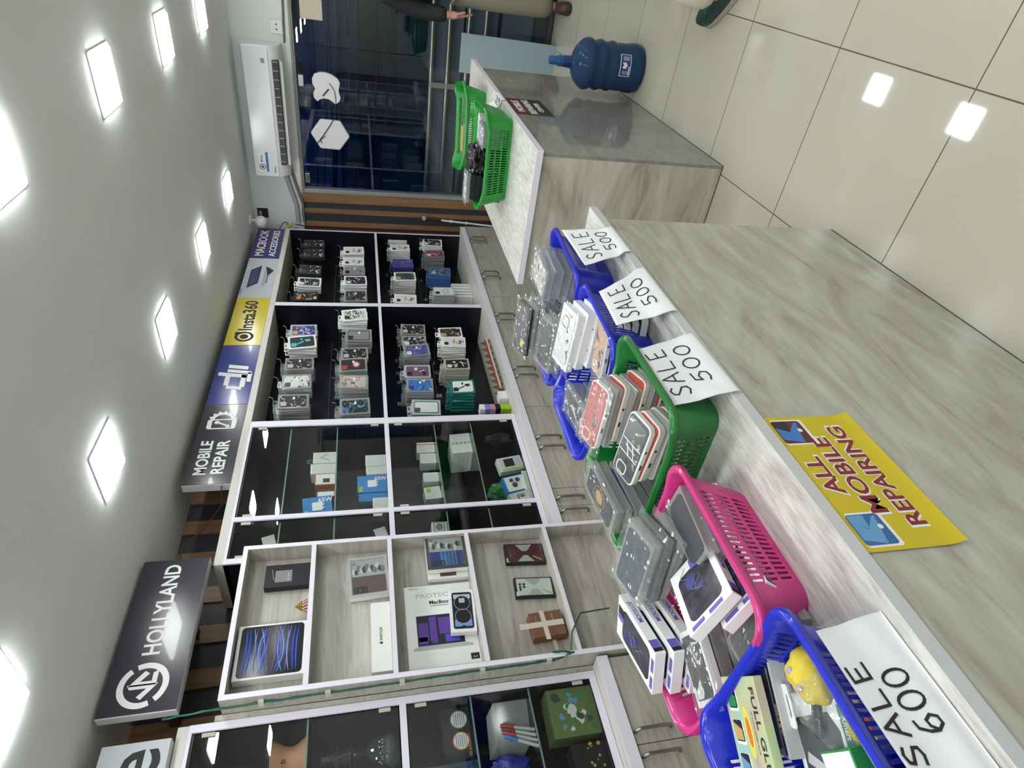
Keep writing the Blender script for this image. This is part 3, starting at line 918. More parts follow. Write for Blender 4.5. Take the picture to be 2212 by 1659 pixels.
def make_pack(style, var=0):
    key = (style, var)
    if key in PACKS:
        return dup(PACKS[key])
    bx, cs, art, words, (w_, h_, d_) = ST[style]
    rng = random.Random(hash(style) % 1000 if False else sum(map(ord, style))*7+var)
    film = bx == 'greyclear'
    r = B().box(-w_/2, w_/2, -h_/2, h_/2, 0, d_).build('phone_case_pack', MC[bx], bevel=.0012 if not film else 0)
    if style in ('dark', 'neon', 'blackclear', 'blacko', 'smoke'):
        cs = 'black'
    plain = style in ('ring', 'tealring', 'redring', 'magsilver', 'white', 'aquadot', 'burg', 'mauve', 'tealbox', 'beige')
    mt = [MC[cs] if plain else artmat(cs, art, sum(map(ord, style)) % 17)]+[MC[a] for a in art]
    cw, ch = w_*.78, h_*.86
    z0 = d_+.0002
    b = B()
    b.prism(rr(cw, ch, .012), (d_*.35 if film else d_-.001), z0+.0012, 0)
    b.prism(rr(cw*.36, cw*.42, .008, cx=-cw*.24, cy=ch*.36), z0+.0012, z0+.0020, 1)
    n = len(art)
    for k in range(5):
        m_ = 1+(k % n)
        t_ = rng.random()
        cx, cy = rng.uniform(-cw*.28, cw*.28), rng.uniform(-ch*.38, ch*.18)
        if style in ('ring', 'tealring', 'redring', 'magsilver') or not plain:
            break
        if t_ < .5:
            b.prism(blob(rng, rng.uniform(.006, .016), 8, cx, cy), z0+.0012, z0+.0017+.0001*k, m_)
        else:
            a = rng.uniform(0, math.pi); l = rng.uniform(.02, .04); q = rng.uniform(.002, .005)
            ca, sa = math.cos(a), math.sin(a)
            l = min(l, cw*.32)
            b.prism([(cx*.4+ca*s1*l-sa*s2*q, cy+sa*s1*l+ca*s2*q) for s1, s2 in ((-1, -1), (1, -1), (1, 1), (-1, 1))], z0+.0012, z0+.0017+.0001*k, m_)
    if style in ('ring', 'tealring'):
        b.ring(rr(cw, ch, .012), rr(cw*.86, ch*.92, .009), z0+.0012, z0+.0022, n)
    if style == 'redring':
        b.ring(circ(.026, 24, 0, -.02), circ(.019, 24, 0, -.02), z0+.0012, z0+.0018, 1).prism(circ(.017, 24, 0, -.02), z0+.0012, z0+.0017, 2)
    if style == 'magsilver':
        b.ring(circ(.026, 24, 0, -.015), circ(.021, 24, 0, -.015), z0+.0012, z0+.0018, 2)
    if style == 'wscrib':
        for k in range(26):
            b.prism(blob(rng, .006, 6, rng.uniform(-cw*.4, cw*.4), rng.uniform(-ch*.42, ch*.42), .6), z0+.0012, z0+.0018, 1+(k % 3 > 1)*2)
    b.build('phone_case', mt, r)
    tb = B().ring(rr(w_*.42, .030, .006, cx=-w_*.1, cy=h_/2+.015), rr(w_*.20, .010, .004, cx=-w_*.1, cy=h_/2+.018), d_*.5-.0004, d_*.5+.0004)
    tb.build('hang_tab', CLEAR if film else MC[bx], r)
    if film:
        B().box(-w_*.30, -w_*.08, -h_*.42, -h_*.36, d_+.0002, d_+.0006).box(w_*.12, w_*.28, -h_*.05, h_*.02, z0+.002, z0+.0024).build('price_sticker', WPRINT, r)
    PACKS[key] = r
    return r


BAYS = [o for o in COL.objects if o.name.startswith('display_shelf')]
FAR, MID = (BAYS[0], BAYS[1])


def hook(bay_, x1, y, z):
    o = B().tube([(XBK, y, z), (x1, y, z), (x1+.012, y, z+.006), (x1+.018, y, z+.022)], .003, 6).box(XBK, XBK+.004, y-.02, y+.02, z-.02, z+.02)
    o.build('hook', CHROME, bay_, smooth=60)


def row(bay_, where, stacks, seed):
    rng = random.Random(seed)
    for i, (px, py, n, st) in enumerate(stacks):
        words, (w_, h_, d_) = ST[st][3], ST[st][4]
        yaw = 16+rng.uniform(-6, 6)
        xf = -2.492 if (px, py) == (766, 680) else -2.545
        c = at(px, py, 'x', xf)
        grp = f'{words}s on {ORD[i]} hook, {where}'
        zt = c.z+h_/2+.018
        hook(bay_, xf+.03, c.y-w_*.1, zt+.006)
        for k in range(n):
            o = make_pack(st, k % 2)
            pit = d_*1.02 if k else 0
            x = xf-k*(d_+.0035)
            dz = rng.uniform(-.004, .004) if k else 0
            roll = rng.uniform(-3, 3)
            if st in ('aquadot', 'wscrib', 'violet') and k == 0:
                roll = 7
            M = T(x, c.y+rng.uniform(-.004, .004), c.z+dz) @ R(-yaw if k < 2 else -yaw*.75, 'Z') @ wallM(0, 0, 0) @ R(roll, 'Z')
            o.matrix_basis = M @ T(0, 0, -d_)
            if n > 1:
                lab = f'front {words}, {ORD[i]} hook, {where}' if k == 0 else f'{words} behind front one, {ORD[i]} hook, {where}'
            else:
                lab = f'single {words}, {ORD[i]} hook, {where}'
            tag(o, lab, 'phone case', grp if k else grp.replace('s on', ' leading'))


row(FAR, 'top row of far display', [(679, 526, 2, 'smoke'), (677.5, 547, 2, 'smoke'), (670, 582, 6, 'smoke'), (668.5, 609, 3, 'whitedark'), (661, 640, 2, 'blacko')], 1)
row(FAR, 'second row of far display', [(764, 541, 4, 'white'), (764, 565, 2, 'white'), (765, 584, 2, 'greyd'), (768, 606, 5, 'wart'), (768, 639, 4, 'blackclear')], 2)
row(FAR, 'third row of far display', [(858, 513, 3, 'white'), (864, 535, 7, 'white'), (871, 569, 3, 'purple'), (875, 597, 7, 'wlime'), (876, 646, 2, 'white')], 3)
row(FAR, 'bottom row of far display', [(934, 524, 3, 'whitedark'), (939, 548, 7, 'burg'), (951, 587, 6, 'bluec'), (959, 629, 6, 'magsilver')], 4)
row(MID, 'top row of middle display', [(656, 714, 3, 'blueart'), (653, 738, 4, 'aquadot'), (647, 785, 6, 'dark'), (641, 824, 5, 'whiteart'), (633.5, 867, 9, 'dark')], 5)
row(MID, 'second row of middle display', [(766, 680, 6, 'wscrib'), (775, 725, 6, 'ring'), (766, 764, 2, 'dark'), (763, 787, 6, 'redring'), (764, 825, 6, 'clearart'), (767, 878, 7, 'neon')], 6)
row(MID, 'third row of middle display', [(892, 712, 5, 'dark'), (895, 738, 1, 'bwart'), (900, 757, 7, 'violet'), (902, 802, 3, 'mauve'), (907, 833, 7, 'bluemag'), (921, 880, 6, 'tealring')], 7)
row(MID, 'bottom row of middle display', [(973, 718, 1, 'wtop'), (980, 738, 7, 'white'), (987, 786, 9, 'beige'), (1000, 835, 7, 'tealbox')], 8)


# ------------------------------------------------------------------ boxes built from their outline in the room
def carton(name, label, cat, M, w_, h_, d_, body, front=None, group=None, bevel=.0012, fr=.9):
    """upright box: local x = width, y = height (0 at the base), z = depth towards the room; front print panel"""
    r = B().box(-w_/2, w_/2, 0, h_, -d_, 0).build(name, body, bevel=bevel)
    r.matrix_basis = M
    tag(r, label, cat, group)
    if front is not None:
        B().box(-w_*fr/2, w_*fr/2, h_*(1-fr)/2, h_*(1+fr)/2, 0, .0007).build('front_print', front, r, keep=False)
    return r


def part(b, name, mats, r):
    return b.build(name, mats, r, keep=False)


def ptext(s, size, x, y, z, m, r, **k):
    o = text(s, size, T(x, y, z), m, None, **k)
    o.parent = r
    return o


def boxat(px0, px1, py0, py1, xf, zb=None):
    """outline of a box front on the plane x = xf -> matrix at its base centre, width, height"""
    pm, qm = (px0+px1)/2, (py0+py1)/2
    y1, y0 = at(pm, py0, 'x', xf).y, at(pm, py1, 'x', xf).y
    z1, z0 = at(px0, qm, 'x', xf).z, at(px1, qm, 'x', xf).z
    if zb is not None:
        h_ = z1-z0; z0 = zb; z1 = z0+h_
    return wallM(xf, (y0+y1)/2, z0), y1-y0, z1-z0


# standing boxes at the foot of the displays
for k in range(5):
    y = at(985, 652-k*7.0, 'x', -2.66).y
    carton('slim_box', 'slim white box standing in a row on floor of far display', 'box', wallM(-2.60-.004*k, y-.0, .6905+.0), .030, .165-.006*(k % 2), .11, CARD, None, 'slim white boxes at the foot of far display')
cols = [('white', 'white'), ('lilac', 'lilac'), ('pink', 'pink'), ('black', 'black'), ('lime', 'lime green'), ('lime', 'lime green')]
for k, (c, n_) in enumerate(cols):
    x = -2.54
    lab = f'small {n_} box on floor of middle display beside glass cabinet' + (', bottom of the stack' if k == 5 else '')
    r = B().box(-.03, .03, -.026, .026, 0, .034).build('accessory_box', MC[c], bevel=.0012)
    r.matrix_basis = T(x, 2.985, .6905+(5-k)*.0345)
    tag(r, lab, 'box')
r = B().box(-.03, .03, -.04, .04, 0, .06).build('accessory_box', CARD, bevel=.0012); r.matrix_basis = T(-2.535, 3.10, .6905)
tag(r, 'small plain white box behind the coloured ones in middle display', 'box')
# folded garland of golden flags
ga = thing('garland', 'folded garland of golden triangular flags lying in middle display', 'garland', (-2.58, 3.5, .70))
GOLDF = mat('golden_flag', (.16, .105, .035), .4)
b = B(); path = []
for k in range(9):
    t_ = k/8
    c = at(1032+t_*36, 742+t_*108, 'x', -2.55); c.z = .72
    path.append(Vector(c)+Vector((0, 0, .012)))
    y, x = c.y, c.x
    b.prism([(-.032, 0), (.032, 0), (0, .075)], -.002, .002, M=T(x, y, .692) @ R(35, 'Z') @ R(90, 'X') @ R(0, 'Z'))
part(b, 'flag', GOLDF, None).parent = None
fl = COL.objects[-1] if False else [o for o in COL.objects if o.name.startswith('flag')][-1]
fl.parent = ga; fl.matrix_parent_inverse = ga.matrix_basis.inverted()
B().tube([p+Vector((.03, 0, -.005)) for p in path], .007, 6).build('red_cord', mat('red_cord', (.22, .02, .02), .8), ga, smooth=60)
B().tube([p+Vector((.05, 0, -.010)) for p in path], .008, 6).build('cream_cord', mat('cream_cord', (.5, .42, .34), .8), ga, smooth=60)

# ------------------------------------------------------------------ inside the glass cabinet
XG = -2.60
def gbox(label, px0, px1, py0, py1, zb, body, front=None, d_=.08, xf=XG, name='charger_box', cat='box', roll=0, group=None, fr=.88):
    M, w_, h_ = boxat(px0, px1, py0, py1, xf, zb)
    return carton(name, label, cat, M @ R(roll, 'Z') @ R(-12, 'Y'), w_*.92, h_, d_, body, front, group, fr=fr), w_*.92, h_


PALE = MC['pale']; ORANGE = MC['orange']; LBLUE = mat('box_blue', (.02, .20, .55), .35)
def plug(r, x, y, s, m=WPRINT):
    part(B().prism(rr(.9*s, s, .15*s, cx=x, cy=y), .0007, .004).box(x+.45*s, x+.62*s, y-.2*s, y-.1*s, .0007, .003).box(x+.45*s, x+.62*s, y+.1*s, y+.2*s, .0007, .003), 'charger_picture', m, r)


g1 = GZ1+.0005
r, w_, h_ = gbox('white cable box with grey drawing, topmost right on upper glass shelf', 676, 727, 978, 999, g1, CARD, PALE)
part(B().ring(rr(.03, .05, .008, cy=h_+.014), rr(.014, .02, .005, cy=h_+.016), -.04, -.038), 'hang_tab', CLEAR, r)
part(B().tube([(-.02, h_*.3, .001), (.0, h_*.7, .001), (.02, h_*.4, .001)], .002, 5), 'cable_picture', MC['grey'], r)
gbox('white charger box left of the tabbed box on upper glass shelf', 670, 726, 1003, 1022, g1, CARD, PALE, d_=.1)
r, w_, h_ = gbox('white and orange box reading Charger on upper glass shelf', 680, 726, 1024, 1046, g1, ORANGE, CARD, d_=.12)
part(B().box(-w_*.3, w_*.05, h_*.3, h_*.62, .0007, .002), 'dark_print', MC['black'], r)
o = text('Charger', .022, Matrix.Identity(4), WPRINT, None); o.parent = r
o.matrix_basis = T(-w_/2-.0005, h_*.5, -.06) @ Matrix(((0, 0, -1, 0), (-1, 0, 0, 0), (0, 1, 0, 0), (0, 0, 0, 1)))
gbox('small red and white box between orange box and blue charger box', 682, 722, 1062, 1072, g1, MC['red'], CARD, d_=.05, xf=-2.56)
def blue65(r, w_, h_):
    """print runs sideways: its top points to the right of the box"""
    Q = T(0, h_/2, 0) @ R(-90, 'Z')
    s_ = min(w_, h_)*.46
    part(B().prism(rr(s_, s_*.9, .15*s_), .0007, .004, M=Q).box(s_*.5, s_*.66, -s_*.25, -s_*.12, .0007, .003, 0, Q).box(s_*.5, s_*.66, s_*.12, s_*.25, .0007, .003, 0, Q), 'charger_picture', WPRINT, r)
    part(B().box(-h_*.46, -h_*.32, -w_*.46, -w_*.16, .0007, .0015, 0, Q), 'green_square', MC['lime'], r)
    o = text('65W', w_*.30, Q @ T(h_*.28, w_*.30, .0008), WPRINT, None, bold=.02); o.parent = r
    part(B().tube([(-w_*.5, h_*.80, -.02), (-w_*.66, h_*.85, -.01), (-w_*.62, h_*1.0, -.01), (-w_*.4, h_*1.0, -.02)], .004, 6), 'carry_loop', DARK, r)
r, w_, h_ = gbox('tilted blue charger box marked 65W on upper glass shelf', 660, 723, 1072, 1112, g1+.012, LBLUE, None, d_=.06, xf=-2.54, roll=6)
blue65(r, w_, h_)
z2 = 1.5105
gbox('white adapter box nearest the mullion, low in upper right cell', 784, 828, 984, 1005, z2, CARD, PALE)
gbox('white adapter box with dark print behind the blue boxes in upper cell', 786, 829, 1008, 1024, z2, CARD, PALE)
r, w_, h_ = gbox('blue 65W box lower in upper glass cell, right one', 768, 832, 1029, 1062, z2, LBLUE, None, d_=.09)
blue65(r, w_, h_)
r, w_, h_ = gbox('blue 65W box lower in upper glass cell, left one', 772, 834, 1066, 1082, z2, LBLUE, None, d_=.06, xf=-2.62)
gbox('small white box in front of blue ones, low in upper cell', 800, 834, 1076, 1100, z2, CARD, PALE, d_=.05, xf=-2.53)
g2 = GZ2+.0005
r, w_, h_ = gbox('white box with red stripe on glass shelf of lower right cell', 892, 930, 957, 977, g2, CARD, PALE)
part(B().box(w_*.26, w_*.32, 0, h_, .0002, .0016), 'red_stripe', MC['red'], r)
gbox('white earphone box left of the red striped box, lower cell', 898, 932, 981, 1000, g2, CARD, PALE)
gbox('white earphone box third from right on lower glass shelf', 903, 936, 1022, 1040, g2, CARD, PALE)
r, w_, h_ = gbox('white earphone box with lime tag on lower glass shelf', 901, 936, 1052, 1076, g2, CARD, PALE, roll=6)
part(B().box(w_*.05, w_*.42, h_*.6, h_*.85, .0007, .0018), 'lime_tag', MC['lime'], r)
# five flat white boxes stacked
for k in range(5):
    h5 = .0245
    r = carton('phone_box', f'flat white phone box, {["bottom", "second", "middle", "fourth", "top"][k]} of the stack in lower glass cell', 'box', wallM(-2.585-.002*k, 2.735, GZ3+.0005+k*(h5+.0005)), .17, h5, .17, CARD)
    part(B().ring(circ(.009, 14, 0, h5/2), circ(.004, 14, 0, h5/2), 0, .0006), 'round_emblem', MC['grey'], r)
def crumple(name, label, cat, c, s, m, seed, jit=.22):
    rng = random.Random(seed)
    off = Vector((seed*3.1, seed*1.7, 0))
    def fn(u, v):
        a, bb = 2*math.pi*u, math.pi*(v*.99+.005)
        p = Vector((math.sin(bb)*math.cos(a), math.sin(bb)*math.sin(a), -math.cos(bb)))
        k = 1+jit*noise.noise(p*2.3+off)*1.6+jit*.6*noise.noise(p*6+off)
        return Vector((p.x*s[0]*k, p.y*s[1]*k, p.z*s[2]*k))
    o = B().grid(fn, 36, 20, closed=True).build(name, m, smooth=38)
    o.location = c
    return tag(o, label, cat)
GBAG = mat('green_film', (.02, .20, .05), .25)
crumple('plastic_bag', 'green plastic bag hanging down in the lower glass cell', 'bag', (-2.68, 2.40, .825), (.05, .06, .088), GBAG, 3)
r, w_, h_ = gbox('white box with lime edge and dark window, low in glass cell', 1062, 1116, 985, 1012, .7105, CARD, PALE, d_=.05, xf=-2.545, roll=10)
part(B().box(-w_*.2, w_*.35, h_*.35, h_*.75, .0007, .002), 'dark_window', MC['black'], r)
part(B().box(-w_*.45, -w_*.36, h_*.1, h_*.9, .0007, .002), 'lime_edge', MC['lime'], r)
r, w_, h_ = gbox('blue and white earbuds box low in the glass cell', 1070, 1124, 1024, 1056, .7105, LBLUE, CARD, d_=.05, xf=-2.54, roll=12)
part(B().prism(circ(.016, 14, -.01, h_*.6), .0007, .004).prism(circ(.014, 14, .02, h_*.42), .0007, .004).prism(circ(.012, 14, .022, h_*.68), .0007, .004), 'earbuds_picture', MC['slate'], r)
r, w_, h_ = gbox('pale grey earphone box with window, lowest near the glass door', 1084, 1136, 1058, 1086, .7105, MC['silver'], PALE, d_=.045, xf=-2.53, roll=14)
part(B().ring(rr(w_*.6, h_*.3, .006, cy=h_*.5), rr(w_*.52, h_*.22, .004, cy=h_*.5), .0007, .002).prism(circ(.008, 12, -.012, h_*.48), .0007, .003).prism(circ(.008, 12, .01, h_*.48), .0007, .003), 'earphones_picture', MC['black'], r)
crumple('cable_bundle', 'black bagged cable bundle in the right corner of lower glass cell', 'cable', (-2.60, 2.765, .80), (.04, .03, .075), DARK, 8, .35)
carton('strip_box', 'long white printed box lying at the front of lower glass cell', 'box', wallM(-2.525, 2.30, .7105) , .22, .028, .04, CARD, PALE)
# narrow part of the cabinet
for z, lab in ((2.056, 'upper'), (1.5105, 'lower')):
    r = B().box(-.09, .09, 0, .06, -.006, 0).build('watch_strap_pack', PALE); r.matrix_basis = wallM(-2.58, 2.03, z) @ R(16, 'Z')
    tag(r, f'pale flat pack with black disc, {lab} one beside niche unit', 'pack')
    part(B().prism(circ(.02, 18, -.03, .03), 0, .003), 'black_disc', DARK, r)
r, w_, h_ = gbox('white box with grey gadget picture in narrow glass cell', 918, 951, 1129, 1150, g2, CARD, PALE, xf=-2.56)
part(B().prism(circ(.02, 12, 0, h_*.5), .0007, .003).ring(rr(.06, .06, .01, cy=h_*.5), rr(.05, .05, .008, cy=h_*.5), .0007, .002), 'gadget_picture', MC['grey'], r)
# ------------------------------------------------------------------ things in the niche unit
NXF = NB+.0008
def niche(label, px0, px1, py0, py1, z, d_, body, front=None, name='box', cat='box', roll=0, fr=.9, lean=0., w_=None):
    xf = NB+.004+d_
    M, w0, h_ = boxat(px0, px1, py0, py1, xf, z)
    if lean:
        M = M @ R(-lean, 'X')
    r = carton(name, label, cat, M @ R(roll, 'Z'), w_ or w0, h_, d_, body, front, fr=fr)
    return r, (w_ or w0), h_


zz = [z+.0095 for z in ZS]
# top compartment (ZS[4]), then downwards
r, w_, h_ = niche('black box with grey rectangle standing in the top niche', 568, 668, 1219, 1266, zz[4], .035, mat('matt_black_card', (.008, .008, .014), .6), None, 'phone_box', 'box')
part(B().box(-w_*.30, w_*.22, h_*.42, h_*.78, 0, .0008), 'grey_print', MC['grey'], r)
part(B().tube([(-w_*.2, h_*.80, .001), (w_*.3, h_*.86, .001)], .0008, 4).prism(circ(.003, 10, -w_*.18, h_*.5), .0008, .0014).prism(circ(.003, 10, -w_*.05, h_*.5), .0008, .0014).prism(circ(.003, 10, w_*.06, h_*.5), .0008, .0014), 'line_print', MC['pale'], r)
TABD = mat('tablet_screen_black', (.006, .006, .012), .12)
r, w_, h_ = niche('large white tablet box with blue strands picture in top niche', 512, 664, 1347, 1462, zz[4], .045, CARD, None, 'tablet_box', 'box', fr=.9)
part(B().prism(rr(w_*.93, h_*.90, .016, cy=h_*.5), 0, .0008), 'screen_picture', TABD, r)
b = B(); sub = [mat('strand_blue', (.04, .12, .75), .3), mat('strand_light', (.20, .38, .85), .3), mat('strand_violet', (.20, .16, .42), .3)]
for k, (yy, cur, m_) in enumerate(((.08, .02, 0), (.13, .03, 0), (.20, .05, 1), (.26, -.03, 2), (.31, .09, 1), (.35, .04, 0), (.39, -.10, 1), (.44, -.12, 2), (.47, -.05, 2), (.53, .05, 2), (.56, .12, 2), (.61, .10, 1), (.65, -.04, 0), (.69, -.09, 1), (.74, .03, 2), (.80, -.05, 1), (.87, -.03, 0), (.92, -.02, 0))):
    P = []
    for q in range(13):
        t_ = q/12
        P.append((-w_*.42+w_*.84*t_, h_*.06+h_*.88*(yy+cur*math.sin(math.pi*t_)*.9), .0016))
    b.tube(P, .0017, 4, m_, rr=[.0005+.0026*math.sin(math.pi*q/12)**.6 for q in range(13)])
part(b, 'strand_picture', sub, r)
co = thing('decorative_cone', 'small red cone with gold tip and white beads in top niche', 'ornament', (-2.425, at(660, 1309, 'x', -2.425).y, zz[4]))
B().lathe([(.040, 0), (.024, .028)], 24, cap=True).build('cone_body', mat('cone_red', (.17, .02, .025), .5), co, keep=False)
B().lathe([(.0235, .028), (.0008, .058)], 24).build('gold_tip', mat('gold_metal', (.55, .36, .08), .3, metal=.9), co, keep=False)
b = B()
for z, q, n in ((.005, .0375, 18), (.0135, .031, 16), (.022, .0265, 14)):
    for k in range(n):
        b.ball((q*math.cos(2*math.pi*k/n), q*math.sin(2*math.pi*k/n), z), .0042, n=5, s=(1, 1, 1))
b.build('beads', mat('cream_bead', (.66, .58, .48), .4), co, keep=False)
BUNT = mat('silver_artwork', (.42, .42, .44), .4)
def flipbox(r, bw, bh, colr, seed):
    """the packs stand on their side: the print's top points to the right"""
    Q = T(0, bh/2, 0) @ R(-90, 'Z') @ T(0, -bw/2, 0)
    w_, h_ = bh, bw
    part(B().ring(rr(w_, h_, .004, cy=h_/2), rr(w_*.86, h_*.86, .004, cy=h_/2), 0, .004, 0, Q), 'window_frame', MC['slate'] if seed == 2 else MC['silver'], r)
    part(B().box(-w_*.42, w_*.42, h_*.50, h_*.92, .0002, .001, 0, Q), 'artwork', BUNT, r)
    rng = random.Random(seed)
    b = B()
    for k in range(12):
        x = -w_*.37+k*w_*.067
        b.prism(blob(rng, .009, 9, x, h_*(.62+.16*rng.random()), .3, 1.9), .001, .0016+.0001*k, k % 3, Q)
    part(b, 'petal_print', [MC['pale'], MC['slate'], MC['grey']], r)
    part(B().box(-w_*.42, w_*.42, h_*.08, h_*.50, .0002, .0035, 0, Q), 'phone_case', colr, r)
    if seed == 2:
        b = B()
        for k in range(9):
            b.box(-w_*.14+k*w_*.045, -w_*.12+k*w_*.045, h_*.08, h_*.50, .0036, .0042, k % 2, Q)
        b.box(-w_*.16, w_*.02, h_*.08, h_*.50, .0034, .0038, 1, Q)
        part(b, 'striped_print', [MC['skyblue'], MC['oblue']], r)
    part(B().ring(rr(w_*.34, h_*.15, .010, cx=-w_*.22, cy=h_*.16), rr(w_*.28, h_*.10, .008, cx=-w_*.22, cy=h_*.16), .0035, .0055, 0, Q).prism(circ(.008, 14, -w_*.29, h_*.16), .0035, .005, 0, Q).prism(circ(.008, 14, -w_*.16, h_*.16), .0035, .005, 0, Q), 'camera_ring', DARK, r)
    part(B().prism(circ(.007, 14, -w_*.35, h_*.84), .0018, .0026, 0, Q), 'round_seal', MC['lilac'], r)
    part(B().prism(rr(w_*.93, h_*.93, .004, cy=h_/2), .0058, .0062, 0, Q), 'clear_window', CABGL, r)
r, w_, h_ = niche('boxed brown folding phone case tilted in the second niche', 752, 838, 1202, 1286, zz[3], .03, CARD, None, 'phone_case_box', 'phone case', roll=3)
flipbox(r, w_, h_, mat('dusty_brown_case', (.13, .075, .07), .4), 1)
r, w_, h_ = niche('long white smart watch box lying in the second niche', 806, 850, 1300, 1450, zz[3], .055, CARD, None, 'watch_box', 'box')
ptext('WATCH', .016, .006, h_*.5, .0004, INK, r, bold=.012)
part(B().prism([(-.034+.005*math.cos(t)*(1+.12*math.cos(2*t)), h_*.5+.006*math.sin(t)) for t in [2*math.pi*k/16 for k in range(16)]], .0002, .0008).prism(circ(.0018, 8, -.032, h_*.5+.0085), .0002, .0008), 'fruit_emblem', INK, r)
r, w_, h_ = niche('boxed blue folding phone case in the middle niche', 920, 1006, 1166, 1238, zz[2], .030, CARD, None, 'phone_case_box', 'phone case')
r.matrix_basis = T(.034, 0, 0) @ r.matrix_basis
flipbox(r, w_, h_, MC['navy'], 2)
r, w_, h_ = niche('second boxed phone case hidden behind the blue folding one', 924, 1010, 1176, 1248, zz[2], .030, CARD, None, 'phone_case_box', 'phone case')
part(B().box(-w_*.45, w_*.45, h_*.3, h_*.7, 0, .001), 'brown_print', MC['brown'], r)
r, w_, h_ = niche('large white MacBook protector pack leaning in middle niche', 878, 1030, 1262, 1440, zz[2], .014, CARD, None, 'screen_protector_pack', 'pack')
LAP = [mat('laptop_print_dark', (.012, .010, .03), .4), mat('laptop_print_violet', (.10, .04, .26), .4), mat('laptop_print_blue', (.07, .06, .42), .4), MC['silver']]
bw, bh = w_, h_
Q = T(0, bh/2, 0) @ R(-90, 'Z') @ T(0, -bw/2, 0)
w_, h_ = bh, bw
b = B()
x0_, y0_ = -w_*.02, h_*.25
b.box(x0_-w_*.33, x0_+w_*.33, y0_, y0_+h_*.36, 0, .0008, 0, Q)
for fx, fw, fy, fh, m_ in ((-.31, .14, .05, .22, 1), (-.13, .08, .02, .32, 1), (-.02, .32, .12, .20, 1), (-.31, .12, .02, .08, 2), (.06, .20, .02, .09, 2), (-.15, .02, .05, .29, 2)):
    b.box(x0_+w_*fx, x0_+w_*(fx+fw), y0_+h_*fy, y0_+h_*(fy+fh), .0008, .0012, m_, Q)
b.prism([(x0_-w_*.40, y0_-h_*.05), (x0_+w_*.44, y0_-h_*.05), (x0_+w_*.44, y0_-h_*.025), (x0_+w_*.33, y0_-.001), (x0_-w_*.33, y0_-.001), (x0_-w_*.40, y0_-h_*.03)], 0, .0009, 3, Q)
part(b, 'laptop_picture', LAP, r)
def qtext(s_, size, x, y, m_, **k):
    o = text(s_, size, Q @ T(x, y, .0005), m_, None, **k); o.parent = r
qtext('PROTECT', .030, -w_*.05, h_*.86, MC['silver'], width=w_*.56)
qtext('MacBook', .026, .006, h_*.77, INK, bold=.02)
qtext('FULL BODY PROTECTION FILM KIT', .006, .006, h_*.725, INK)
qtext('RECCI', .014, -w_*.36, h_*.965, MC['grey'])
part(B().box(w_*.36, w_*.48, h_*.04, h_*.11, 0, .0007, 0, Q), 'size_label', MC['black'], r)
o = text('13.6"', .009, Q @ T(w_*.42, h_*.065, .0008), WPRINT, None); o.parent = r
M, bw, bh = boxat(976, 1031, 1274, 1366, NB+.055, zz[2])
r = carton('phone_box', 'white phone box with dark blue phone picture in middle niche', 'box', M @ R(-3, 'Z'), bw, bh, .03, CARD)
PH = [mat('phone_print_edge', (.02, .025, .06), .4), mat('phone_print_black', (.005, .006, .012), .3), mat('phone_print_blue', (.16, .28, .55), .4), mat('phone_print_grey', (.45, .45, .50), .4)]
# phone lies on its side: its top points left
Q = T(0, bh/2, 0) @ R(90, 'Z')
L_ = bw*.86; W_ = bh*.80
b = B().prism(rr(W_, L_, .010), 0, .0006, 0, Q).prism(rr(W_*.93, L_*.96, .009), .0006, .0008, 1, Q)
b.box(-W_*.42, W_*.42, L_*.26, L_*.44, .0008, .001, 2, Q).box(-W_*.42, W_*.42, -L_*.44, -L_*.32, .0008, .001, 3, Q)
for y in (L_*.17, -L_*.20):
    b.prism(circ(W_*.40, 24, 0, y), .001, .0013, 1, Q).ring(circ(W_*.40, 24, 0, y), circ(W_*.38, 24, 0, y), .0013, .0016, 3, Q)
b.box(-.008, .008, L_*.42, L_*.45, .001, .0014, 1, Q)
part(b, 'phone_picture', PH, r)
part(B().box(-.012, .014, -L_*.33, -L_*.20, .0016, .002, 0, Q), 'torn_tape', MC['silver'], r)
def xcase(label, px0, px1, py0, py1, colr, light):
    r, w_, h_ = niche(label, px0, px1, py0, py1, zz[1], .022, MC['black'], None, 'phone_case_box', 'phone case', roll=-4)
    part(B().prism(rr(w_*.86, h_*.88, .004, cy=h_/2), 0, .0014, 0), 'phone_case', colr, r)
    GREYF = MC['silver']
    b = B()
    b.prism([(w_*.43, h_*.72), (w_*.43, h_*.30), (w_*.10, h_*.44), (w_*.10, h_*.56)], .0014, .002, 0)
    b.prism([(-w_*.43, h_*.28), (-w_*.43, h_*.70), (-w_*.12, h_*.54), (-w_*.12, h_*.44)][::-1], .0014, .002, 0)
    part(b, 'clear_side_panel', GREYF, r)
    part(B().prism([(-w_*.40, h_*.10), (-w_*.34, h_*.10), (-w_*.14, h_*.30), (-w_*.20, h_*.30)], .002, .0026), 'bronze_clip', MC['gold'], r)
    b = B()
    for x, y in ((.28, .90), (.12, .90), (-.02, .90), (.28, .80), (.12, .80)):
        b.prism(circ(.0062, 14, w_*(x*.9-.02)-.01, h_*(y-.04)), .0014, .0024)
    part(b, 'camera_hole', DARK if light else MC['mauve'], r)
    part(B().box(-w_*.45, -w_*.25, h_*.90, h_*.97, .0002, .0008), 'price_sticker', WPRINT, r)
    part(B().prism(rr(w_*.94, h_*.94, .004, cy=h_/2), .0034, .004), 'clear_window', CABGL, r)
xcase('boxed maroon phone case in fourth niche, nearer the shopfront', 1098, 1184, 1176, 1218, MC['brown'] if False else mat('maroon_case', (.08, .014, .022), .3), 0)
xcase('boxed white phone case in fourth niche left of maroon one', 1113, 1199, 1249, 1291, MC['pale'], 1)
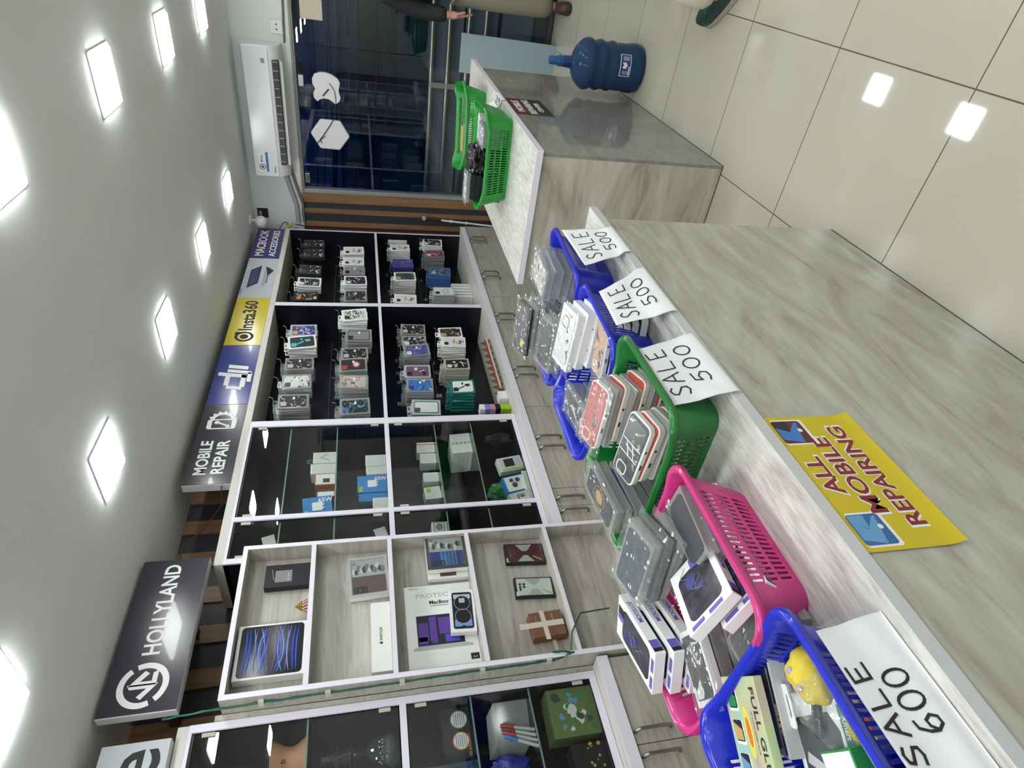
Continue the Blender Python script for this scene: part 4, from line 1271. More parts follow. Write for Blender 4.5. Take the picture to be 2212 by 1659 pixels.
r, w_, h_ = niche('brown power adapter taped up in the fourth niche', 1152, 1224, 1318, 1372, zz[1], .05, mat('brown_adapter', (.17, .075, .04), .35), None, 'power_adapter', 'power adapter', roll=2)
TAPE = mat('cream_tape', (.58, .52, .42), .5)
r.matrix_basis = r.matrix_basis @ T(0, .012, 0)
part(B().box(-w_*.62, w_*.55, h_*.52, h_*.66, .0002, .001).box(-w_*.12, w_*.10, -h_*.5 if False else 0, h_*1.35, .001, .002).box(-w_*.9, -w_*.5, h_*.3, h_*.42, -.04, -.039), 'tape', TAPE, r)
ptext('ADAPTER', .010, w_*.2, h_*.30, .0004, MC['beige'], r)
ptext('INPUT 220V  OUTPUT 12V', .0045, w_*.1, h_*.82, .0004, MC['beige'], r)

# ------------------------------------------------------------------ near glass cabinet
def cab(x, y, z):
    return T(x, y, z)
SAL = mat('salmon_wood', (.45, .22, .12), .5)
p = at(624, 1640, 'x', -2.63)
bl = B()
pr = [(.075, 0), (.070, .012), (.050, .04), (.046, .06), (.052, .085), (.072, .12), (.075, .128)]
o = bl.lathe(pr, 36).build('waisted_block', SAL, smooth=45)
o.matrix_basis = T(-2.62, 1.060, 1.8605); tag(o, 'salmon coloured waisted block marked 6 in near glass cabinet', 'ornament')
t6 = text('6', .035, I4, INK, None); t6.parent = o
t6.matrix_basis = Matrix.Rotation(0, 4, 'Z') @ wallM(.050, -.02, .085)
zc = 1.5105
for k, (yy, lab) in enumerate(((1.058, 'clear glass bulb jar with ribbed black neck, right one in near cabinet'), (.85, 'clear glass bulb jar with ribbed black neck, left one in near cabinet'))):
    t = thing('glass_jar', lab, 'jar', (-2.66, yy, zc))
    B().lathe([(.02, .002), (.085, .006), (.098, .05), (.088, .10), (.055, .145), (.030, .17), (.026, .185)], 36, cap=False).build('bulb', glass('jar_glass_%d' % k, (.88, .92, .92), 1.3, 1.6), t, smooth=60, keep=False)
    B().lathe([(.0, .004), (.08, .008), (.09, .04), (.08, .06), (.0, .062)], 30, cap=False).build('dark_liquid', mat('dark_glass', (.012, .016, .02), .08), t, smooth=60, keep=False)
    prof = [(.028, .182)]
    for q in range(5):
        z = .19+q*.012
        prof += [(.040, z), (.040, z+.007), (.031, z+.0075), (.031, z+.0115)]
    prof += [(.022, .25), (.020, .30), (.012, .302)]
    B().lathe(prof, 28).build('ribbed_neck', DARK, t, smooth=30, keep=False)
    b = B()
    b.tube([(.03, 0, .19), (.055, -.02, .235), (.06, -.03, .26)], .008, 8)
    b.build('side_valve', NICKEL, t, smooth=60, keep=False)
# lower cell of the near cabinet
zl = .7105
r = carton('display_box', 'dark long box with two white discs in near glass cabinet', 'box', wallM(-2.63, .855, 1.2305), .10, .19, .06, mat('near_black_box', (.02, .018, .018), .35))
bpy.data.objects.remove(r)
zs = 1.2305
r = carton('display_box', 'dark long box with two white discs in near glass cabinet', 'box', wallM(-2.59, 1.065, zs), .17, .115, .06, MC['black'])
for x, m_ in ((.040, None), (-.042, ORANGE)):
    part(B().prism(circ(.034, 24, x, .045), 0, .0012), 'white_disc', WPRINT, r)
    part(B().ring(circ(.034, 24, x, .045), circ(.030, 24, x, .045), .0012, .002), 'disc_rim', m_ or MC['silver'], r)
    b = B()
    for q in range(6):
        b.box(x-.024, x+.024, .022+q*.008, .025+q*.008, .0012, .0018)
    part(b, 'disc_text', MC['grey'], r)
ptext('GUARDIAN', .016, -.06, .012, .0004, MC['gold'], r)
for k in range(6):
    y = .875+k*.018
    r = carton('slim_case', 'slim blue case in a row behind the near glass door', 'box', wallM(-2.66, y, zs), .016, .20, .13, mat('steel_blue_case', (.05, .11, .20), .35), None, 'row of slim blue cases')
for k in range(7):
    M = T(-2.60-.009*k, 1.065-.004*k, .9855) @ R(-24, 'Z') @ wallM(0, 0, 0) @ R(-14, 'X')
    r = B().box(-.08, .08, 0, .145, -.007, 0).build('film_sleeve', MC['slate'])
    r.matrix_basis = M @ T(0, .004*k, 0)
    tag(r, 'dark clear-wrapped sleeve in the fanned stack in near cabinet' if k else 'front dark clear-wrapped sleeve of fanned stack in near cabinet', 'sleeve', 'fanned dark sleeves' if k else None)
    part(B().box(-.08, .08, 0, .145, .001, .0014), 'clear_wrap', CLEAR, r)
    part(B().box(-.08, .08, .140, .145, -.0072, .0002), 'light_edge', MC['silver'], r)
r = carton('toy_box', 'green printed toy robot box in the right corner of near cabinet', 'box', T(-2.53, 1.045, zl) @ R(-6, 'Z') @ wallM(0, 0, 0), .185, .20, .12, mat('camouflage_green', (.12, .17, .06), .45))
rng = random.Random(12); b = B()
for k in range(26):
    b.prism(blob(rng, rng.uniform(.008, .02), 8, rng.uniform(-.07, .07), rng.uniform(.025, .175)), 0, .0008+.00005*k, k % 5)
part(b, 'toy_picture', [MC['pale'], MC['green'], MC['slate'], MC['skyblue'], mat('camo_olive', (.14, .17, .05), .5)], r)
for k in range(4):
    o = B().lathe([(.007, 0), (.007, .12), (.003, .128)], 12, 0).lathe([(.0085, .085), (.0085, .135), (.006, .14)], 12, 1)
    o = o.build('marker_pen', [MC['silver'], [MC['red'], MC['brown'], MC['red'], MC['oblue']][k]], smooth=40)
    o.matrix_basis = T(-2.535+.004*k, 1.00-.022*k, .9860) @ R(-14-3*k, 'X')
    tag(o, ['tall marker with red cap beside the toy box', 'brown capped marker beside the red one in near cabinet', 'second red capped marker in near cabinet, left of the brown', 'blue capped marker in the near glass cabinet'][k], 'marker')
crumple('plastic_bag', 'deep blue plastic bag between dark box and sleeves in near cabinet', 'bag', (-2.66, .925, 1.085), (.035, .045, .075), mat('blue_film', (.02, .03, .35), .3), 21)
r = carton('dark_box', 'dark box with gold dots left of toy box in near cabinet', 'box', T(-2.56, .87, zl) @ wallM(0, 0, 0), .12, .14, .10, MC['black'])
rng = random.Random(2); b = B()
for k in range(9):
    b.prism(circ(rng.uniform(.003, .008), 12, rng.uniform(-.06, .06), rng.uniform(.02, .09)), 0, .0008)
part(b, 'gold_print', MC['gold'], r)
# ------------------------------------------------------------------ the two counters
CFR = grain('counter_front_laminate', 'y', [(.22, .20, .16), (.37, .355, .305), (.46, .45, .40), (.54, .53, .48)], .20, sc=(1.5, 5.5), dist=2.6, fine=.22)
CSD = grain('counter_side_laminate', 'x', [(.23, .20, .155), (.40, .375, .315), (.52, .495, .43), (.60, .58, .52)], .3, sc=(1.6, 5.), dist=2.6, fine=.25)
SKIRT = mat('dark_base_line', (.03, .03, .03), .6)
ct = thing('counter', 'long grey oak counter in the foreground with a white grained top', 'counter', (-1.0, .6, 0))
B().box(-.722, -.707, -.70, 1.763, .004, .870).build('front_panel', CFR, ct)
B().box(-1.30, -.722, 1.748, 1.763, .004, .870).build('end_panel', CSD, ct)
B().box(-1.30, -1.28, -.70, 1.748, .06, .870).box(-1.28, -.722, -.70, -.68, .004, .870).box(-1.28, -.722, -.68, 1.748, .40, .42).build('carcass', WOODY, ct)
B().box(-.721, -.706, -.70, 1.764, 0, .004).build('base_line', SKIRT, ct)
b = B().box(-1.335, -.697, -.72, 1.828, .870, .895, 0)
b.build('worktop', TOPM, ct)
B().box(-.697, -.695, -.72, 1.830, .8695, .8955).box(-1.335, -.697, 1.828, 1.830, .8695, .8955).build('edge_band', EDGEG, ct)
c2 = thing('counter', 'far counter with polished grey front and a white grained top', 'counter', (-1.05, 3.4, 0))
B().box(-.765, -.75, 2.562, 4.28, .004, .870).build('front_panel', GREYM, c2)
B().box(-1.345, -.765, 2.562, 2.577, .004, .870).build('side_panel', CSD, c2)
B().box(-1.345, -.765, 4.265, 4.28, .004, .870).box(-1.345, -1.33, 2.577, 4.265, .06, .870).build('carcass', WOODY, c2)
B().box(-1.345, -.749, 2.561, 4.281, 0, .004).build('base_line', SKIRT, c2)
B().box(-1.365, -.735, 2.54, 4.46, .870, .897).build('worktop', TOPM, c2)
B().box(-.735, -.733, 2.538, 4.462, .8695, .8975).box(-1.365, -.735, 2.538, 2.540, .8695, .8975).box(-1.367, -1.365, 2.538, 4.462, .8695, .8975).build('edge_band', EDGE, c2)
ZT, ZT2 = .8957, .8977

# yellow poster on the counter front
YEL = mat('poster_yellow', (.60, .47, .015), .55)
PM = wallM(-.7055, .618, .770)
po = B()
po.grid(lambda u, v: PM @ Vector(((u-.5)*.322, (v-.5)*.198, .0006+.006*max(0, abs(u-.5)*2-.85)**1.2+.010*(max(0, .18-v)/.18)**2)), 24, 10)
po = tag(po.build('poster', YEL, smooth=60), 'yellow poster reading ALL MOBILE REPAIRING on the front of foreground counter', 'poster')
PRED = mat('poster_red', (.22, .012, .018), .5)
for s_, y_, w_ in (('ALL', .055, .092), ('MOBILE', .004, .186), ('REPAIRING', -.050, .245)):
    M0 = PM @ T(.005, y_, .0012)
    text(s_, .050, M0, WPRINT, po, 'letter_outline', bold=.06, width=w_+.010, ext=.0001)
    text(s_, .048, PM @ T(.005, y_, .0016), PRED, po, 'lettering', bold=.022, width=w_, ext=.0001)
PMATS = [WPRINT, mat('poster_blue', (.03, .12, .33), .4), mat('poster_light_blue', (.12, .32, .62), .4), mat('poster_dark_red', (.12, .012, .015), .4), mat('poster_mid_blue', (.04, .18, .55), .4), MC['black']]
for cx, m1, m2 in ((-.118, 1, 2), (.118, 3, 4)):
    b = B()
    b.prism(rr(.070, .070, .006, cx=cx, cy=.046), .0008, .0012, 0, PM)
    b.prism(rr(.062, .064, .006, cx=cx, cy=.050), .0012, .0015, m1, PM)
    b.prism([(cx-.03, .040), (cx-.02, .08), (cx+.012, .08), (cx+.0, .055), (cx+.024, .034), (cx+.028, .026)], .0015, .0018, m2, PM)
    b.prism([(cx-.0, .052), (cx+.012, .08), (cx+.029, .08), (cx+.029, .048)], .0015, .0018, 5 if m1 == 3 else 2, PM)
    b.prism(circ(.005, 12, cx+.004, .030), .0015, .002, 0, PM)
    b.build('phone_picture', PMATS, po)
# small red and black sticker on the far counter
PM = wallM(-.7495, 3.35, .752)
k_ = .10
po = B()
po.poly([(-.165, .10, .0004), (.165, .10, .0004), (.165, .015, .0004), (-.165, .0, .0004)][::-1], 0, PM)
po.poly([(-.165, -.0, .0004), (.165, .015, .0004), (.165, -.10, .0004), (-.165, -.105, .0004)][::-1], 1, PM)
po = tag(po.build('sticker', [mat('sticker_dark_red', (.10, .012, .012), .4), MC['black']]), 'dark red and black sticker reading MOBILE REPAIRING on far counter front', 'sticker')
text('MOBILE', .052, PM @ T(0, .055, .0006), WPRINT, po, bold=.02, width=.22)
text('REPAIRING', .050, PM @ T(0, -.005, .0006), WPRINT, po, bold=.02, width=.28)
text('CENTER', .036, PM @ T(0, -.058, .0006), WPRINT, po, bold=.02, width=.18)


# ------------------------------------------------------------------ baskets
def basket(name, L, W, H, m, M, label, group, taper=.035, wave=.012):
    rc = .045
    def side_pts():
        """perimeter parameters: list of (kind, corner/side index, fraction)"""
        P = []
        nL, nW = max(8, int(L/.0082)//2*2+1), max(8, int(W/.0082)//2*2+1)
        for s, n in ((0, nW), (1, nL), (2, nW), (3, nL)):
            for k in range(n):
                P.append((s, k/n, 'side', k, n))
            for k in range(6):
                P.append((s, k/6, 'corner', k, 6))
        return P
    P = side_pts(); NP = len(P)
    def pos(p, t, out=0, dz=0):
        a, b_ = L/2-taper*(1-t)+out, W/2-taper*(1-t)+out
        r = rc+out*.6-.012*(1-t)
        s, f, kind = p[0], p[1], p[2]
        cs = [(a-r, b_-r), (-a+r, b_-r), (-a+r, -b_+r), (a-r, -b_+r)]
        if kind == 'corner':
            ang = math.radians(90*s+90*f)
            c = cs[s]
            x, y = c[0]+r*math.cos(ang), c[1]+r*math.sin(ang)
        else:
            st = [((a, -b_+r), (a, b_-r)), ((a-r, b_), (-a+r, b_)), ((-a, b_-r), (-a, -b_+r)), ((-a+r, -b_), (a-r, -b_))][s]
            x, y = st[0][0]+(st[1][0]-st[0][0])*f, st[0][1]+(st[1][1]-st[0][1])*f
        e = max(0, (abs(x)-(L/2-.10))/.10)
        z = H*t+dz+wave*t*t*e*e*(3-2*min(1, e))
        return Vector((x, y, z))
    rows = [(0, 0, 0), (.12, 0, 0), (.34, 0, 0), (.40, 0, 0), (.60, 0, 0), (.66, 0, 0), (.84, 0, 0), (1, 0, 0), (1, .004, .005), (1, .011, .006), (1, .016, .001), (1, .0165, -.009)]
    b = B()
    V = [[b.bm.verts.new(pos(p, *r_)) for p in P] for r_ in rows]
    for j in range(len(rows)-1):
        for i in range(NP):
            p = P[i]
            if p[2] == 'side' and p[3] % 2 == 1 and 1 < p[3] < p[4]-2 and j in (1, 3, 5):
                continue
            q = (i+1) % NP
            b._f([V[j][i], V[j][q], V[j+1][q], V[j+1][i]], 0)
    b._f(list(reversed(V[0])), 0)
    o = b.build(name, m, smooth=50)
    sm = o.modifiers.new('thickness', 'SOLIDIFY'); sm.thickness = .0022; sm.offset = 1
    o.matrix_basis = M
    return tag(o, label, 'basket', group)


BLUEB = mat('glossy_blue_plastic', (.012, .025, .50), .2, spec=.6)
PINKB = mat('glossy_pink_plastic', (.55, .030, .20), .22, spec=.6)
GREENB = mat('glossy_green_plastic', (.006, .16, .025), .2, spec=.6)
GREENL = mat('bright_green_plastic', (.012, .26, .03), .25, spec=.5)
bs = [
 ('basket', .415, .285, .124, BLUEB, (-.960, 1.622), -5, 'blue basket at the far end of the foreground counter'),
 ('basket', .415, .278, .124, BLUEB, (-.975, 1.290), -4, 'blue basket second from far end of foreground counter'),
 ('basket', .420, .300, .124, GREENB, (-.935, .957), 1, 'dark green basket in the middle of foreground counter'),
 ('basket', .400, .335, .120, PINKB, (-1.000, .590), 0, 'pink basket between the green and the near blue baskets'),
 ('basket', .375, .330, .124, BLUEB, (-.930, .240), 0, 'blue basket nearest the camera on foreground counter')]
for n_, L_, W_, H_, m_, (x, y), rz, lab in bs:
    basket(n_, L_, W_, H_, m_, T(x, y, ZT) @ R(rz, 'Z'), lab, 'slotted plastic baskets')
basket('basket', .46, .36, .125, GREENL, T(-.955, 3.17, ZT2) @ R(4, 'Z'), 'front bright green basket on the far counter', 'slotted plastic baskets', wave=.018)
basket('basket', .46, .36, .12, GREENL, T(-1.02, 3.90, ZT2) @ R(14, 'Z'), 'rear bright green basket on the far counter by the glass', 'slotted plastic baskets', wave=.018)


# ------------------------------------------------------------------ flat packs and cases piled in the baskets
def wrinkle(r, w_, h_, z, ov=.014, seed=1, amp=.004):
    off = Vector((seed*2.7, seed*1.3, 0))
    def fn(u, v):
        x, y = (u-.5)*(w_+2*ov), (v-.5)*(h_+2*ov)
        e = max(abs(x)-w_/2, abs(y)-h_/2, 0)/ov
        return Vector((x, y, z+amp*.4+amp*noise.noise(Vector((x*60, y*60, 0))+off)+amp*.5*noise.noise(Vector((x*140, y*140, 3))+off)-e*.006))
    return part(B().grid(fn, 26, 20), 'clear_bag', CLEAR, r)


def flat_art(r, w_, h_, z, cols, seed, n=9):
    """printed artwork panel on the back of a case"""
    base = r.children[0].data.materials[0] if r.children else cols[0]
    inv = {id(v): k for k, v in MC.items()}
    names = [inv[id(c)] for c in cols if id(c) in inv] or ['slate']
    while len(names) < 3:
        names.append(names[-1])
    m = artmat(inv.get(id(base), 'slate'), names, seed % 23, 22.) if id(base) in inv else artmat('pale' if base is SKIN_ART else names[0], names, seed % 23, 22.)
    if base in (SKIN_ART, REDC):
        MC.setdefault('peach', SKIN_ART); MC.setdefault('redcase', REDC)
        m = artmat('peach' if base is SKIN_ART else 'redcase', names, seed % 23, 14.)
    return part(B().prism(rr(w_*.96, h_*.96, .010), z, z+.0005), 'printed_motif', m, r)


def flat_pack(name, label, M, w_, h_, d_, film, back, art=(), seed=1, cam_=True, bag=True, group=None, cat='phone case'):
    """boxed case lying face up: tray, case, camera opening, printed motif, clear bag"""
    r = B().box(-w_/2, w_/2, -h_/2, h_/2, 0, d_).build(name, film, bevel=.0012)
    r.matrix_basis = M
    tag(r, label, cat, group)
    cw, ch = w_*.86, h_*.84
    part(B().prism(rr(cw, ch, .012), d_-.001, d_+.0012), 'phone_case', back, r)
    if art:
        flat_art(r, cw, ch, d_+.0012, list(art), seed)
    if cam_:
        s = 1 if w_ > h_ else 0
        cx, cy = (cw*.30, ch*.12) if s else (-cw*.2, ch*.30)
        part(B().ring(rr(.034, .034, .008, cx=cx, cy=cy), rr(.029, .029, .006, cx=cx, cy=cy), d_+.0012, d_+.0024).prism(rr(.029, .029, .006, cx=cx, cy=cy), d_+.0012, d_+.0016), 'camera_opening', MC['slate'], r)
    if bag:
        wrinkle(r, w_, h_, d_+.004, seed=seed)
    return r


def round_case(name, label, M, w_, h_, d_, side, back, art=(), seed=1, group=None, bag=False):
    """bare phone case lying face up with pale raised sides"""
    r = B().prism(rr(w_, h_, .016, 6), 0, d_).build(name, side, bevel=.002, smooth=40)
    r.matrix_basis = M
    tag(r, label, 'phone case', group)
    part(B().prism(rr(w_*.95, h_*.90, .012, 6), d_, d_+.0010), 'printed_back', back, r)
    if art:
        flat_art(r, w_*.9, h_*.85, d_+.0010, list(art), seed, 7)
    part(B().ring(rr(.030, .036, .010, cx=-w_*.36, cy=h_*.1), rr(.025, .031, .008, cx=-w_*.36, cy=h_*.1), d_+.0010, d_+.0022), 'camera_opening', CARD, r)
    for q0, q1 in ((-w_*.18, -w_*.10), (w_*.1, w_*.14)):
        part(B().box(q0, q1, -h_/2-.0006, -h_/2+.001, d_*.35, d_*.7), 'button_slot', DARK, r)
    if bag:
        wrinkle(r, w_, h_, d_+.003, seed=seed)
    return r


def pile(x, y, zb, rot, layers, tilt=(0, 0), jit=.006, seed=0, drift=(0, 0)):
    """layers from the bottom up: (maker, kwargs, thickness)"""
    rng = random.Random(seed)
    n = len(layers); z = zb
    for k, (fn, kw) in enumerate(layers):
        f = k-(n-1)
        M = T(x+drift[0]*f+rng.uniform(-jit, jit)*(k < n-1), y+drift[1]*f+rng.uniform(-jit, jit)*(k < n-1), z) @ R(rot+rng.uniform(-4, 4)*(k < n-1), 'Z') @ R(tilt[0], 'X') @ R(tilt[1], 'Y')
        fn(M=M, **kw)
        z += kw['d_']+.0035


P_, S_, K_, G_ = MC['pale'], MC['slate'], MC['black'], MC['grey']
SKIN_ART = mat('peach_print', (.60, .36, .22), .5)
REDC = mat('red_case_print', (.42, .05, .04), .4)
CREAMS = mat('cream_case_side', (.66, .63, .57), .35)
CLEARS = mat('cloudy_case_side', (.36, .36, .34), .3)
def kw(name, label, w_, h_, d_, a, b_, art=(), seed=1, group=None, **k):
    if name == 'pack':
        return dict(name='phone_case_pack', label=label, w_=w_, h_=h_, d_=d_, film=a, back=b_, art=art, seed=seed, group=group, **k)
    return dict(name='phone_case', label=label, w_=w_, h_=h_, d_=d_, side=a, back=b_, art=art, seed=seed, group=group, **k)


FP, RC = flat_pack, round_case
# far blue basket
pile(-.862, 1.675, .907, -4, [(FP, kw('pack', 'clear boxed case under the red flower one in far blue basket', .10, .168, .026, BLIST, P_, (), k, 'clear boxed cases under the red flower one', cam_=False, bag=False)) for k in range(5)] +
     [(FP, kw('pack', 'clear boxed case with red flower print topping far blue basket', .10, .168, .024, BLIST, P_, (MC['red'], MC['burg'], MC['red'], MC['lilac']), 5))], seed=3, drift=(-.002, .0))
pile(-1.075, 1.690, .907, 5, [(FP, kw('pack', 'black case pack under the one with yellow label in far blue basket', .17, .088, .022, BLIST, S_, (), k, 'black case packs under the yellow labelled one', cam_=False, bag=k > 4)) for k in range(7)] +
     [(FP, kw('pack', 'black printed case with a yellow label topping far blue basket', .172, .090, .018, K_, MC['slate'], (K_, MC['gold'], MC['brown'], K_), 9))], seed=4, drift=(-.003, 0), tilt=(11, 0))
r = [o for o in COL.objects if o.get('label', '').startswith('black printed case with a yellow')][0]
part(B().prism(rr(.028, .020, .003, cx=-.045, cy=-.022), .0200, .0206), 'yellow_label', mat('label_yellow', (.68, .60, .02), .4), r)
pile(-1.035, 1.535, .907, 5, [(FP, kw('pack', 'grey boxed case under the dark figure one at near side of far blue basket', .17, .088, .024, BLIST, G_, (), k, 'grey boxed cases under the dark figure one', cam_=False, bag=k > 3)) for k in range(5)] +
     [(FP, kw('pack', 'clear boxed dark case with gold print at near side of far blue basket', .17, .09, .022, BLIST, S_, (K_, MC['brown'], K_, MC['gold']), 17))], seed=5, drift=(-.004, .004), tilt=(11, 0))
# second blue basket
pile(-.905, 1.372, .907, 4, [(FP, kw('pack', 'white boxed case under the black and white one in second blue basket', .175, .090, .025, CARD, P_, (K_,) if k % 2 else (MC['orange'], G_), k+2, 'white boxed cases under the black and white one', cam_=False, bag=False)) for k in range(5)] +
     [(FP, kw('pack', 'white boxed case with black print topping second blue basket', .178, .092, .020, CARD, P_, (K_, P_, MC['orange'], K_), 23))], seed=6, drift=(-.010, .006), tilt=(10, 3))
pile(-.865, 1.262, .907, 10, [(RC, kw('case', 'white edged case under the peach print one in second blue basket', .155, .076, .018, CARD, S_, (), k, 'cases under the peach print one')) for k in range(4)] +
     [(RC, kw('case', 'white edged case with peach and blue print in second blue basket', .158, .078, .014, CARD, SKIN_ART, (MC['navy'], MC['slate'], MC['navy']), 31, bag=True))], seed=7, drift=(-.008, .002))
pile(-1.085, 1.268, .907, -80, [(FP, kw('pack', 'grey clear pack under the pale map print in second blue basket', .17, .085, .024, BLIST, G_, (), k, 'grey packs under the pale map print', cam_=False, bag=False)) for k in range(4)] +
     [(FP, kw('pack', 'clear pack with pale map print at the back of second blue basket', .172, .086, .018, BLIST, mat('map_print_cream', (.46, .47, .40), .5), (MC['slate'], G_, P_), 37))], seed=8)
# green basket
cs = [(RC, 'case', CREAMS, REDC, 'red'), (FP, 'pack', BLIST, G_, 'grey'), (RC, 'case', CLEARS, P_, 'clear'), (RC, 'case', CREAMS, REDC, 'red')]
L = []
for k in range(8):
    if k % 2 == 0:
        L.append((RC, kw('case', 'cream edged red case lower in the red pile of green basket', .160, .080, .016, CREAMS, REDC, (), k, 'red cases lower in the red pile')))
    else:
        L.append((FP, kw('pack', 'cloudy clear case pack lower in the red pile of green basket', .160, .080, .016, BLIST, G_, (), k, 'clear packs lower in the red pile', cam_=False, bag=False)))
L.append((RC, kw('case', 'red printed case with white edge on top in green basket', .165, .080, .014, CARD, REDC, (MC['pink'], REDC, K_, MC['pale']), 41, bag=True)))
pile(-.925, 1.060, .907, 8, L, seed=9, drift=(-.010, .004), tilt=(11, 4))
L = []
for k in range(6):
    L.append((RC, kw('case', 'cream edged case lower in the black and white pile of green basket', .158, .080, .017, CREAMS if k % 2 else CLEARS, REDC if k % 2 else G_, (), k, 'cases lower in the black and white pile')))
L.append((RC, kw('case', 'black case with white line print on top in green basket', .165, .082, .014, CARD, S_, (K_, G_, P_), 43)))
pile(-.895, .905, .907, 3, L, seed=10, drift=(-.009, .003), tilt=(11, 4))
r = [o for o in COL.objects if o.get('label', '').startswith('black case with white line')][0]
b = B()
for x0, y0, x1, y1 in ((-.02, -.034, -.02, .034), (.012, -.034, .012, .034), (-.02, .0, .012, .018), (-.02, -.02, .012, -.004), (-.004, -.02, .0, .018)):
    b.tube([(x0, y0, .0156), (x1, y1, .0156)], .0012, 4)
part(b, 'white_lines', WPRINT, r)
L = [(FP, kw('pack', 'navy case pack under the gold emblem one in green basket', .082, .165, .024, BLIST, MC['navy'], (), k, 'navy packs under the gold emblem one', cam_=False, bag=False)) for k in range(5)]
L.append((FP, kw('pack', 'clear bagged black case with round gold emblem in green basket', .084, .168, .020, BLIST, mat('midnight_print', (.012, .013, .03), .3), (), 47, cam_=False)))
pile(-1.085, .935, .907, -2, L, seed=11, tilt=(5, -4))
r = [o for o in COL.objects if o.get('label', '').startswith('clear bagged black case with round gold')][0]
b = B().prism(circ(.019, 28, 0, .0), .0212, .0220, 0).ring(circ(.030, 28, 0, .0), circ(.0285, 28, 0, .0), .0212, .0218, 0)
rng = random.Random(5)
for k in range(40):
    a = rng.uniform(0, 6.28); q = rng.uniform(.024, .034)
    b.prism(circ(.0011, 6, q*math.cos(a), q*math.sin(a)*1.3), .0212, .0218, 0)
part(b, 'gold_emblem', MC['gold'], r)
# pink basket
L = [(FP, kw('pack', 'dark slate clear-bagged case lower in the pile of pink basket', .17, .086, .022, MC['slate'] if k % 2 else BLIST, S_ if k % 2 else K_, (), k, 'dark slate cases lower in pink basket', cam_=False, bag=k > 2)) for k in range(6)]
L.append((FP, kw('pack', 'dark blue grey clear-bagged case on top in pink basket', .172, .09, .022, BLIST, mat('blue_grey_case', (.05, .07, .09), .25), (), 53, cam_=False)))
pile(-1.03, .705, .905, 6, L, seed=12, drift=(-.012, .002), tilt=(12, 0))
L = [(FP, kw('pack', 'pale grey boxed case along the far side of pink basket', .15, .080, .024, [BLIST, CARD, MC['slate'], BLIST][k % 4], [S_, P_, K_, S_][k % 4], (), k, 'boxed cases along the far side of pink basket', cam_=False, bag=k == 2)) for k in range(4)]
pile(-.895, .675, .905, 82, L, seed=13)
VIO = mat('violet_tag', (.13, .10, .45), .45)
DWIN = mat('dark_marbled_case', (.035, .032, .05), .15, var=.7, vs=40)
def joy(label, M, w_, h_, d_, seed):
    r = B().box(-w_/2, w_/2, -h_/2, h_/2, 0, d_).build('phone_case_box', CARD, bevel=.0015)
    r.matrix_basis = M
    tag(r, label, 'phone case', None)
    part(B().prism(rr(w_*.74, h_*.72, .014, cy=-h_*.03), d_-.001, d_+.0008), 'case_window', DWIN, r)
    rng = random.Random(seed); b = B()
    for k in range(3):
        x0 = rng.uniform(-w_*.25, w_*.1); y0 = rng.uniform(-h_*.25, h_*.2)
        b.tube([(x0+.010*math.sin(q*.9+k), y0+q*h_*.035, d_+.0012) for q in range(9)], .0006, 4)
    part(b, 'swirl_print', G_, r)
    part(B().prism(rr(.024, .034, .006, cx=-w_*.12, cy=h_*.14), d_+.0008, d_+.0014).prism(rr(.022, .014, .006, cx=.004, cy=-.005), d_+.0008, d_+.0014), 'camera_opening', MC['navy'], r)
    part(B().box(w_*.12, w_*.30, h_*.30, h_*.46, d_+.0002, d_+.0012), 'black_tag', K_, r)
    part(B().box(-w_*.02, w_*.12, h_*.30, h_*.46, d_+.0002, d_+.0012).box(-w_*.40, -w_*.12, -h_*.485, -h_*.43, d_, d_+.0006).box(.0, w_*.30, -h_*.485, -h_*.43, d_, d_+.0006).box(-w_*.5-.0005, -w_*.5+.001, h_*.28, h_*.40, .002, d_-.002).box(w_*.5-.001, w_*.5+.0005, -h_*.42, -h_*.30, .002, d_-.002), 'violet_tag', VIO, r)
    part(B().box(w_*.5-.001, w_*.5+.0005, -h_*.47, -h_*.42, .002, d_-.002), 'black_band', K_, r)
    o = text('JOYROOM', min(.014, d_*.7), Matrix.Identity(4), VIO, None, bold=.01); o.parent = r
    o.matrix_basis = T(w_/2+.0004, h_*.16, d_/2) @ Matrix(((0, 0, 1, 0), (1, 0, 0, 0), (0, 1, 0, 0), (0, 0, 0, 1))) @ R(180, 'Z')
    return r
Mb = axes((-.925, .555, 1.012), (.862, .167, -.479), (-.322, .909, -.264))
joy('upper white boxed marbled case tilted over the front of pink basket', Mb, .115, .165, .022, 1)
Mb2 = axes((-.890, .545, .966), (.862, .167, -.479), (-.322, .909, -.264))
joy('lower white boxed marbled case tucked under the tilted one in pink basket', Mb2, .115, .165, .022, 2)
for k, lab in enumerate(('lowest of three white marbled case boxes at the back of pink basket', 'middle of three white marbled case boxes at the back of pink basket', 'top white marbled case box overhanging the back of pink basket')):
    joy(lab, T(-1.145-.018*k, .585+.012*k, .985+.030*k) @ R(19, 'Z') @ R(-4, 'Y'), .105, .185, .024, 5+k)
L = [(FP, kw('pack', 'clear grey case box under the outlined camera one in pink basket', .08, .13, .026, BLIST, S_, (), k, 'case boxes under the outlined camera one', cam_=False, bag=False)) for k in range(3)]
L.append((FP, kw('pack', 'white and black case box with outlined camera at near back corner of pink basket', .082, .135, .02, CARD, K_, (P_,), 59)))
pile(-1.075, .490, .905, -18, L, seed=14)
L = [(FP, kw('pack', 'glossy dark flat pack at the near side of pink basket', .15, .07, .02, BLIST, S_, (), k, 'dark packs at the near side of pink basket', cam_=False, bag=k == 2)) for k in range(3)]
pile(-.93, .470, .905, 4, L, seed=15)

